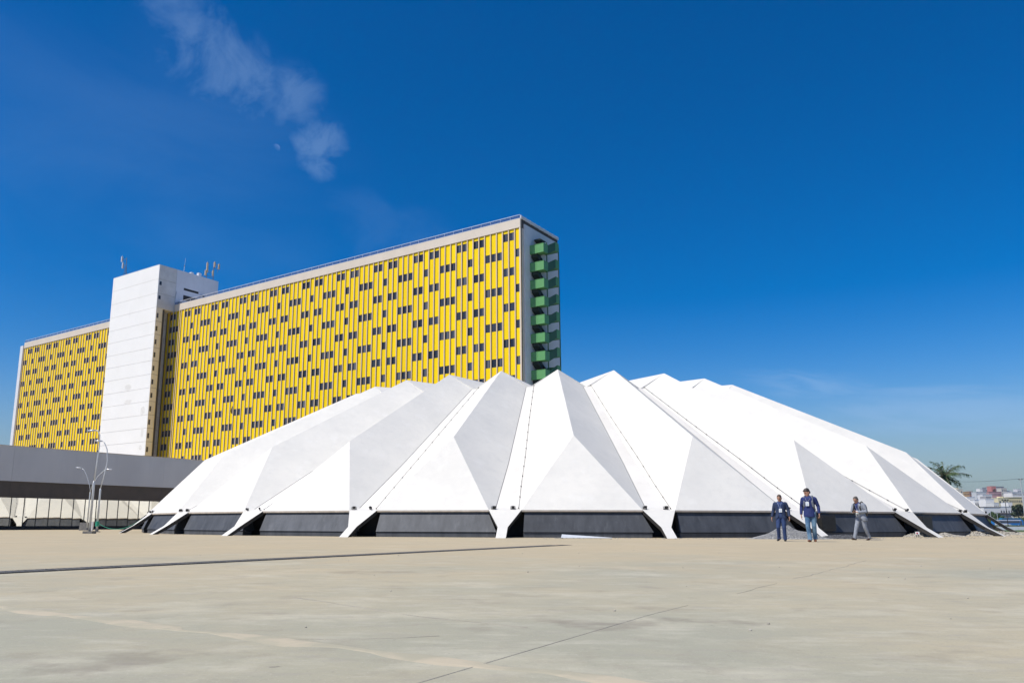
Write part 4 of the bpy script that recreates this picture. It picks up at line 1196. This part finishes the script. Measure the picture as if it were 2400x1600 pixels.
def tree(lab, loc, h, w, m, seed, group='trees beyond the plaza', leaf=.35, n=1500):
    rnd = random.Random(seed); t = thing('tree', lab, 'tree', loc, 0, group)
    b = MB(); b.tube([(0, 0, -.3), (.1, .05, h * .25), (0, .1, h * .55)], [h * .03, h * .024, h * .014], 8)
    for k in range(5):
        a = k * 1.3 + rnd.uniform(-.3, .3); z0 = h * rnd.uniform(.25, .45)
        b.tube([(.05, .05, z0), (w * .2 * math.cos(a), w * .2 * math.sin(a), z0 + h * .16), (w * .36 * math.cos(a), w * .36 * math.sin(a), z0 + h * .3)], [h * .012, h * .009, h * .004], 6)
    b.build('trunk', m_bark, t)
    b = MB(); nb = 12
    for k in range(nb):
        a = rnd.uniform(0, 6.28); q = rnd.uniform(.1, .36) * w; z = h * rnd.uniform(.42, .84); rr = w * rnd.uniform(.15, .24)
        leaf_cloud(b, (q * math.cos(a), q * math.sin(a), z), (rr, rr, rr * .8), n // nb, leaf, rnd)
    b.build('crown', m, t)
    return t


def palm(lab, loc, h, L, seed):
    rnd = random.Random(seed); t = thing('palm_tree', lab, 'palm tree', loc)
    b = MB(); b.tube([(0, 0, -.2), (.1, 0, h * .5), (.05, 0, h)], [.28, .22, .2], 10); b.build('trunk', m_bark, t)
    spec = [(2.2, 1.25, .95), (.5, 1.0, .9), (1.5, .85, .8), (3.0, .55, 1.0), (.05, .75, 1.15), (5.9, .35, 1.1), (.9, .5, .95), (2.5, .9, .9), (4.0, .7, .95), (4.8, .4, 1.0), (5.3, .9, .9), (3.4, .1, 1.0), (.3, .0, .95), (1.9, .2, .9), (6.1, -.3, .85), (4.4, -.2, .9), (2.8, -.35, .85), (.7, -.5, .8), (5.6, -.5, .75), (3.7, 1.1, .9), (1.1, 1.25, .95)]
    for a, el, fl in spec:
        b = MB(); ln = L * fl; pts = []; p = Vector((.05, 0, h)); e = el
        for q_ in range(9):
            pts.append(p.copy()); dr = Vector((math.cos(a) * math.cos(e), math.sin(a) * math.cos(e), math.sin(e))); p = p + dr * ln / 8; e -= .05 + .024 * q_
        b.tube(pts, [.05 - .005 * i_ for i_ in range(9)], 5, 1)
        for q_ in range(0, 8):
            for sub in range(7):
                f = sub / 7; c = pts[q_].lerp(pts[q_ + 1], f); d_ = (pts[q_ + 1] - pts[q_]).normalized()
                up_ = Vector((rnd.gauss(0, 1), rnd.gauss(0, 1), rnd.gauss(0, .7) - .5)); sd_ = (up_ - d_ * up_.dot(d_)).normalized()
                ll = ln * .25 * (1 - abs((q_ + f) - 3.5) / 7.0)
                tip = c + sd_ * ll * .85 + d_ * ll * .5 + Vector((0, 0, -ll * rnd.uniform(.0, .5)))
                w_ = d_.cross(sd_).normalized() * .02 + d_ * .045
                b.add([c - w_, c + w_, tip], [(0, 1, 2)], 0)
        b.build('frond', [m_palm, m_bark], t)
    b = MB()
    leaf_cloud(b, (.05, 0, h - .6), (.8, .8, 1.1), 260, .25, rnd); b.build('dead_skirt', m_leafd, t)
    return t


Z4 = lambda X, Y: (2150 + X / 7.468, 1060 + Y / 7.467)
pb = at_y(*Z4(470, 420), 112)
palm('feathery palm tree rising behind the right slope of the white hall', (pb.x, 112, 0), pb.z, 3.1, 4)


def place_tree(lab, X0, X1, Yt, Yb, D, m, seed, **kw):
    a = at_y(*Z4((X0 + X1) / 2, Yt), D); b_ = at_y(*Z4(X1, Yt), D); c_ = at_y(*Z4(X0, Yt), D)
    z0 = hillz(a.x, D)
    return tree(lab, (a.x, D, z0), a.z - z0, (b_.x - c_.x) * 1.05, m, seed, **kw)


place_tree('large dark leafy tree standing right of the yellow buildings', 1600, 1890, 850, 1120, 470, m_leafd, 1, leaf=.62, n=2000)
place_tree('low round green tree in front of the white sheds', 1195, 1450, 1010, 1145, 460, m_leaf, 2, leaf=.5)
place_tree('small bushy tree showing just above the hall roof slope', 940, 1100, 870, 1100, 450, m_leafd, 3, leaf=.45, n=900)
place_tree('small dark tree peeping over the foot of the hall slope', 1080, 1165, 980, 1140, 445, m_leafd, 5, leaf=.4, n=700)
place_tree('pale green shrubby tree behind the grass by the buses', 1440, 1560, 1080, 1150, 455, m_leaf, 6, leaf=.4, n=700)
place_tree('wide green tree outside the far right building row', 2050, 2420, 880, 1130, 465, m_leaf, 8, leaf=.6)
place_tree('dark tree farthest right beyond the pole', 2600, 3000, 820, 1130, 480, m_leafd, 9, leaf=.6)
gridsheet('grass_bank', 150, 430, 900, 478, lambda x, y: -.1 + 3.7 * min(1, max(0, (y - 430) / 18)), (20, 12), m_grass)
# grass mound strip in front of the buildings
b = MB(); rnd = random.Random(2)
ga_ = at_y(*Z4(1000, 1150), 440); gb_ = at_y(*Z4(3000, 1150), 440)
for _ in range(5000):
    x = rnd.uniform(ga_.x, gb_.x); y = rnd.uniform(432, 447); h_ = rnd.uniform(.5, 1.8); zb_ = 3.6 * (y - 430) / 18
    b.add([(x - .5, y, zb_ - .2), (x + .5, y, zb_ - .2), (x + rnd.uniform(-.4, .4), y + .2, zb_ + h_)], [(0, 1, 2)])
o = b.build('tall_grass', m_grass); o['kind'] = 'stuff'

# ------------------------------------------------------------------ distant city
cm = {}
def cmat(c):
    if c not in cm: cm[c] = mat('facade_paint', c, tuple(x * .88 for x in c), .08, .8)
    return cm[c]


m_citywin = mat('city_window', (0.05, 0.06, 0.075), (0.12, 0.13, 0.15), .3, .2)
m_roofdark = mat('dark_roofing', (0.06, 0.05, 0.05), (0.10, 0.085, 0.08), .3, .9)


def city(lab, X0, X1, Yt, D, col, win=(4, 3), depth=None, roof=None, name='city_building', fac_dark=False, cat='building', base=None):
    a = at_y(*Z4(X0, Yt), D); c = at_y(*Z4(X1, Yt), D)
    w = c.x - a.x; dp = depth or max(8, w * .8); z0 = (hillz(a.x, D) if base is None else base) - .3
    h = a.z - z0
    t = thing(name, lab, cat, ((a.x + c.x) / 2, D, z0), 0, 'city buildings on the far hillside')
    b = MB(); b.box(-w / 2, 0, 0, w / 2, dp, h); b.build('wall', cmat(col), t)
    b = MB(); r0 = .02 * w
    b.box(-w / 2 - r0, -r0, h + .01, w / 2 + r0, dp, h + .35)
    if roof == 'box': b.box(-w * .2, dp * .2, h + .35, w * .15, dp * .6, h + .35 + w * .12)
    if roof == 'gable':
        b.add([(-w / 2 - .5, -.8, h + .3), (w / 2 + .5, -.8, h + .3), (w / 2 + .5, dp / 2, h + .3 + w * .10), (-w / 2 - .5, dp / 2, h + .3 + w * .10)], [(0, 1, 2, 3)])
    b.build('roof', m_roofdark if roof in ('dark', 'gable') else cmat(tuple(min(.8, x * 1.05) for x in col)), t)
    nx, nz = win
    if nx:
        vis = min(h * .95, nz * 3.3 + 2)
        for iz in range(nz):
            for ix in range(nx):
                x = -w / 2 + w * (ix + .5) / nx; z = h - vis * (iz + .62) / nz
                ww = w / nx * .22; wh = vis / nz * .17
                if z - wh < .5: continue
                b = MB(); b.box(x - ww, -.12, z - wh, x + ww, .05, z + wh); b.build('window', m_citywin, t)
    return t


WHT, CRM, GRY, PNK, YEL, ORG = (.82, .81, .78), (.74, .67, .53), (.50, .51, .52), (.55, .22, .20), (.70, .60, .34), (.62, .40, .20)
city('cream block with dark windows, its left side hidden by the hall slope', 640, 795, 645, 800, CRM, (3, 5), roof='box')
city('orange apartment block on the skyline left of the brown one', 800, 905, 692, 900, ORG, (4, 4))
city('brown brick block on the skyline between orange and tan blocks', 907, 968, 682, 960, (.38, .22, .17), (3, 3))
city('small tan block right of the brown block on the skyline', 972, 1022, 703, 980, (.58, .48, .36), (2, 3))
city('wide pale grey office block below the white cube', 1030, 1205, 692, 850, (.60, .62, .63), (7, 2))
city('white cube-shaped block standing highest left of the striped tower', 1095, 1182, 634, 1000, WHT, (0, 0))
t = city('dark striped office block with deep floor bands', 1212, 1300, 612, 940, (.20, .22, .26), (0, 0))
hb_ = at_y(*Z4(1250, 612), 940).z - t.location.z
b = MB(); w_ = at_y(*Z4(1300, 612), 940).x - at_y(*Z4(1212, 612), 940).x
for k in range(6): b.box(-w_ / 2 - .3, -.4, hb_ - 2.6 - k * 4.2, w_ / 2 + .3, .3, hb_ - .8 - k * 4.2)
b.build('floor_band', cmat((.55, .55, .56)), t)
t = city('red tower with a dark diagonal mark near its top', 1292, 1372, 592, 920, PNK, (0, 0))
p0, p1 = at_y(*Z4(1320, 668), 919), at_y(*Z4(1368, 625), 919)
b = MB(); c0_ = t.location
b.add([(p0.x - c0_.x, -.3, p0.z - c0_.z), (p0.x - c0_.x + 4, -.3, p0.z - c0_.z - 1), (p1.x - c0_.x, -.3, p1.z - c0_.z - 3), (p1.x - c0_.x, -.3, p1.z - c0_.z)], [(0, 1, 2, 3)])
b.build('diagonal_mark', m_roofdark, t)
city('grey building with an overhanging dark roof right of the red tower', 1374, 1512, 600, 1010, (.36, .36, .39), (4, 5), roof='dark')
city('long pink block at the foot of the red tower', 1255, 1470, 690, 880, (.50, .30, .30), (9, 2))
city('tall beige block right of the overhanging dark roof', 1468, 1562, 626, 900, (.60, .56, .49), (3, 5))
city('slim blue grey block beside the tall beige one', 1566, 1612, 672, 930, (.33, .38, .45), (2, 4))
city('white slim block left of the long white hotel-like block', 1600, 1655, 672, 970, (.66, .67, .68), (2, 4))
city('long white block with a grid of small dark windows', 1660, 1960, 694, 860, WHT, (16, 4))
city('white upper storey block above the long white one', 1748, 1830, 642, 1020, (.70, .70, .72), (4, 2))
city('white house with flat roof nearest the hall slope', 870, 1010, 782, 620, WHT, (3, 2))
city('low white house with a row of dark openings', 1000, 1205, 828, 600, (.80, .80, .78), (6, 1))
city('white roofed warehouse under the pink block', 1140, 1305, 735, 760, (.74, .74, .74), (3, 1))
city('grey roofed building behind the plain white wall', 1200, 1292, 772, 690, (.40, .39, .40), (2, 1))
city('plain blank white block at the centre of the hillside', 1192, 1342, 816, 590, (.82, .81, .79), (0, 0))
city('white house with three windows right of the blank block', 1335, 1425, 880, 560, (.68, .68, .66), (3, 2))
city('cream yellow house with dark window right of the white houses', 1412, 1592, 800, 590, (.70, .64, .42), (3, 2), roof='box')
city('long yellow block under the long white one', 1565, 1900, 786, 700, YEL, (10, 1))
city('white low house in front of the long yellow block', 1588, 1660, 880, 570, WHT, (2, 2))
city('long low white shed with a dark roof edge', 1160, 1452, 958, 530, (.76, .76, .74), (0, 0), roof='dark', depth=14)
city('low white annex beside the dark-roofed pavilion', 1440, 1660, 950, 540, (.76, .75, .72), (5, 1))
city('dark-roofed pavilion with pale walls behind the grass', 1440, 1640, 1075, 500, (.50, .42, .38), (0, 0), roof='gable', depth=14, name='pavilion', cat='pavilion')
xs = 1960
rnd = random.Random(12)
labs = ['tall pale apartment block', 'grey office block', 'cream apartment block', 'ochre housing block', 'white terraced block', 'brick red block', 'blue grey tower', 'beige slab block', 'low white workshop', 'tan stepped block']
for k in range(10):
    w_ = rnd.uniform(90, 210); col = rnd.choice([WHT, CRM, GRY, YEL, (.6, .55, .5)])
    city(labs[k] + ' outside the right edge of the picture, place %s in the row' % ['first', 'second', 'third', 'fourth', 'fifth', 'sixth', 'seventh', 'eighth', 'ninth', 'last'][k], xs, xs + w_, rnd.uniform(640, 860), rnd.uniform(600, 950), col, (4, 3))
    xs += w_ * 1.02

# buses
def bus(lab, X0, X1, Yt, D, stripe, main, L=None):
    a, c = at_y(*Z4(X0, Yt), D), at_y(*Z4(X1, Yt), D); L = c.x - a.x; h = 3.15
    t = thing('bus', lab, 'bus', ((a.x + c.x) / 2, D, 0), 0, 'city buses beyond the grass')
    b = MB()
    prof = [(-L / 2, .45), (-L / 2, 2.4), (-L / 2 + .25, 3.0), (-L / 2 + .6, h), (L / 2 - .4, h), (L / 2 - .08, 2.9), (L / 2, 2.2), (L / 2, .45)]
    n = len(prof); v = [(x, 0, z) for x, z in prof] + [(x, 2.5, z) for x, z in prof]
    b.add(v, [tuple(range(n)), tuple(range(2 * n - 1, n - 1, -1))] + [(i_, i_ + n, (i_ + 1) % n + n, (i_ + 1) % n) for i_ in range(n)]); b.build('body', main, t)
    b = MB(); b.box(-L / 2 + .3, -.03, 1.5, L / 2 - 1.9, .05, 2.5); b.build('window', m_citywin, t)
    b = MB(); b.box(L / 2 - 1.7, -.03, 0.6, L / 2 - .7, .05, 2.5); b.build('door', m_citywin, t)
    b = MB(); b.box(-L / 2 + .1, -.035, 2.62, L / 2 - 1.2, .05, 3.0); b.build('roof_stripe', stripe[0], t)
    b = MB(); b.add([(-L / 2 + .1, -.04, .55), (L * .1, -.04, .55), (-L * .05, -.04, 1.25), (-L / 2 + .1, -.04, 1.45)], [(0, 1, 2, 3)]); b.build('white_swoosh', stripe[1], t)
    for x in (-L / 2 + 2.6, L / 2 - 2.7):
        b = MB(); b.tube([(x, .02, .5), (x, .35, .5)], .5, 14); w = b.build('wheel', m_blackmetal, t)
        c_ = MB(); c_.tube([(x, -.01, .5), (x, .03, .5)], .25, 10); c_.build('rim', m_galv, w)
    return t


m_busblue = mat('bus_blue', (0.015, 0.16, 0.46), (0.02, 0.19, 0.5), .5, .3)
m_busteal = mat('bus_teal', (0.02, 0.16, 0.28), (0.03, 0.13, 0.24), .5, .35)
m_buswhite = mat('bus_white', (.74, .76, .78), (.68, .7, .72), .5, .3)
bus('blue and white bus with a white swoosh along its side', 1340, 1850, 1150, 395, (m_buswhite, m_buswhite), m_busblue)
b2 = bus('dark teal bus standing behind the blue and white bus', 1470, 1815, 1100, 410, (m_busteal, m_busteal), m_busteal)
b2.location.z = .9
# roadside barrier, poles, wires
def barrier():
    a, c = at_y(*Z4(1385, 1265), 110), at_y(*Z4(3000, 1265), 110)
    t = thing('roadside_barrier', 'low white concrete barrier running along the grass at the right edge', 'barrier', (a.x, 110, -.05))
    n = int((c.x - a.x) / 3)
    b = MB(); b.box(0, 0, 0, 2.96, .25, .46); me_ = b.mesh('barrier_block', m_endwall)
    for k in range(n): o = link('barrier_block', me_, t); o.location = (k * 3, 0, 0)


barrier()
p = at_y(*Z4(1802, 445), 120)
t = thing('utility_pole', 'tall thin pale pole at the right edge carrying two wires', 'pole', (at_y(*Z4(1868, 980), 120).x, 120, -.05))
b = MB(); b.tube([(0, 0, 0), (0, 0, p.z)], [.11, .07], 8); b.build('shaft', m_galv, t)
b = MB(); b.box(-.3, -.05, p.z - .22, .3, .05, p.z - .12); b.build('crossarm', m_steeldark, t)
for (za, X, Y, lab) in ((p.z - .1, 560, 500, 'upper thin black wire running left from the pale pole'), (p.z - 2.6, 1400, 600, 'lower thin black wire running left from the pale pole')):
    A_ = Vector((t.location.x, 120, za)); B_ = at_y(*Z4(X, Y), 300 if Y > 550 else 200)
    pts = [A_.lerp(B_, k / 14) - Vector((0, 0, .28 * 4 * (k / 14) * (1 - k / 14))) for k in range(15)]
    b = MB(); b.tube(pts, .022, 4); tag(b.build('overhead_wire', m_blackmetal), lab, 'wire', 'wires from the pale pole')
    if Y < 550:
        b = MB(); B2 = A_ + Vector((30, -6, .4)); b.tube([A_, A_.lerp(B2, .5) - Vector((0, 0, .5)), B2], .022, 4); tag(b.build('overhead_wire', m_blackmetal), 'short black wire running right from the pale pole out of the picture', 'wire', 'wires from the pale pole')
fp = at_y(*Z4(1535, 835), 200); fb = at_y(*Z4(1580, 1200), 200)
t = thing('floodlight_mast', 'dark mast with a crossbar of lamps standing in front of the yellow buildings', 'mast', (fb.x, 200, -.05))
b = MB(); b.tube([(0, 0, 0), (0, 0, fp.z)], [.10, .06], 8); b.build('shaft', m_blackmetal, t)
b = MB(); b.box(-.7, -.05, fp.z - .05, .7, .05, fp.z + .05); b.build('crossbar', m_blackmetal, t)
for x in (-.7, .0, .7): b = MB(); b.box(x - .14, -.2, fp.z + .05, x + .14, .1, fp.z + .25); b.build('lamp_head', m_blackmetal, t)
for X in (1278, 1392):
    q = at_y(*Z4(X, 1040), 425); t = thing('thin_post', 'thin pale post on the grass, %s of two' % ('left' if X < 1300 else 'right'), 'post', (q.x, 425, -.05), 0, 'thin posts on the grass')
    b = MB(); b.tube([(0, 0, 0), (0, 0, q.z)], .12, 6); b.build('shaft', m_galv, t); b = MB(); b.box(-.3, -.1, q.z, .3, .1, q.z + .15); b.build('cap', m_galv, t)

# ------------------------------------------------------------------ moon by day
mo = ray(647, 347); MD = 5200
b = MB(); b.sphere((0, 0, 0), MD * .0047, 32, 20)
m_moon = bpy.data.materials.new('moon_surface'); m_moon.use_nodes = True
tt = m_moon.node_tree; tt.nodes.clear()
geo_ = nd(tt, 'ShaderNodeNewGeometry')
dp = tt.nodes.new('ShaderNodeVectorMath'); dp.operation = 'DOT_PRODUCT'; tt.links.new(geo_.outputs['Normal'], dp.inputs[0])
moon_lit_dir = (right * .75 + up * .55 - Zf * .35).normalized(); dp.inputs[1].default_value = moon_lit_dir  # sunlit crescent is painted as glow, its direction set by hand
nz_ = nd(tt, 'ShaderNodeTexNoise', inp={'Scale': 2.2 / (MD * .0047), 'Detail': 3.0}); co_ = nd(tt, 'ShaderNodeTexCoord'); tt.links.new(co_.outputs['Object'], nz_.inputs['Vector'])
lit = math_n(tt, 'MULTIPLY', math_n(tt, 'MULTIPLY', math_n(tt, 'MAXIMUM', dp.outputs['Value'], 0.0), math_n(tt, 'SUBTRACT', 1.0, geo_.outputs['Backfacing'])), math_n(tt, 'MULTIPLY', nz_.outputs[0], 0.19))
em = nd(tt, 'ShaderNodeEmission', inp={'Color': (.75, .85, 1, 1)}); tt.links.new(lit, em.inputs['Strength'])
tr_ = nd(tt, 'ShaderNodeBsdfTransparent'); ad = nd(tt, 'ShaderNodeAddShader'); ou = nd(tt, 'ShaderNodeOutputMaterial')
tt.links.new(tr_.outputs[0], ad.inputs[0]); tt.links.new(em.outputs[0], ad.inputs[1]); tt.links.new(ad.outputs[0], ou.inputs[0])
o = b.build('moon', m_moon, None, True); o.location = Vector((0, 0, CH)) + mo * MD
tag(o, 'faint crescent of the daytime moon in the blue sky beside the wispy cloud', 'moon')

# ------------------------------------------------------------------ air
b = MB(); b.box(-4800, -1800, -2.0, 4800, 7300, 68.0)
m_haze = bpy.data.materials.new('hazy_air'); m_haze.use_nodes = True
tt = m_haze.node_tree; tt.nodes.clear()
pv = nd(tt, 'ShaderNodeVolumePrincipled', inp={'Color': (0.82, 0.88, 0.95, 1), 'Density': 0.0001, 'Anisotropy': 0.3})
ou = nd(tt, 'ShaderNodeOutputMaterial'); tt.links.new(pv.outputs[0], ou.inputs['Volume'])
o = b.build('haze', m_haze); o['kind'] = 'stuff'
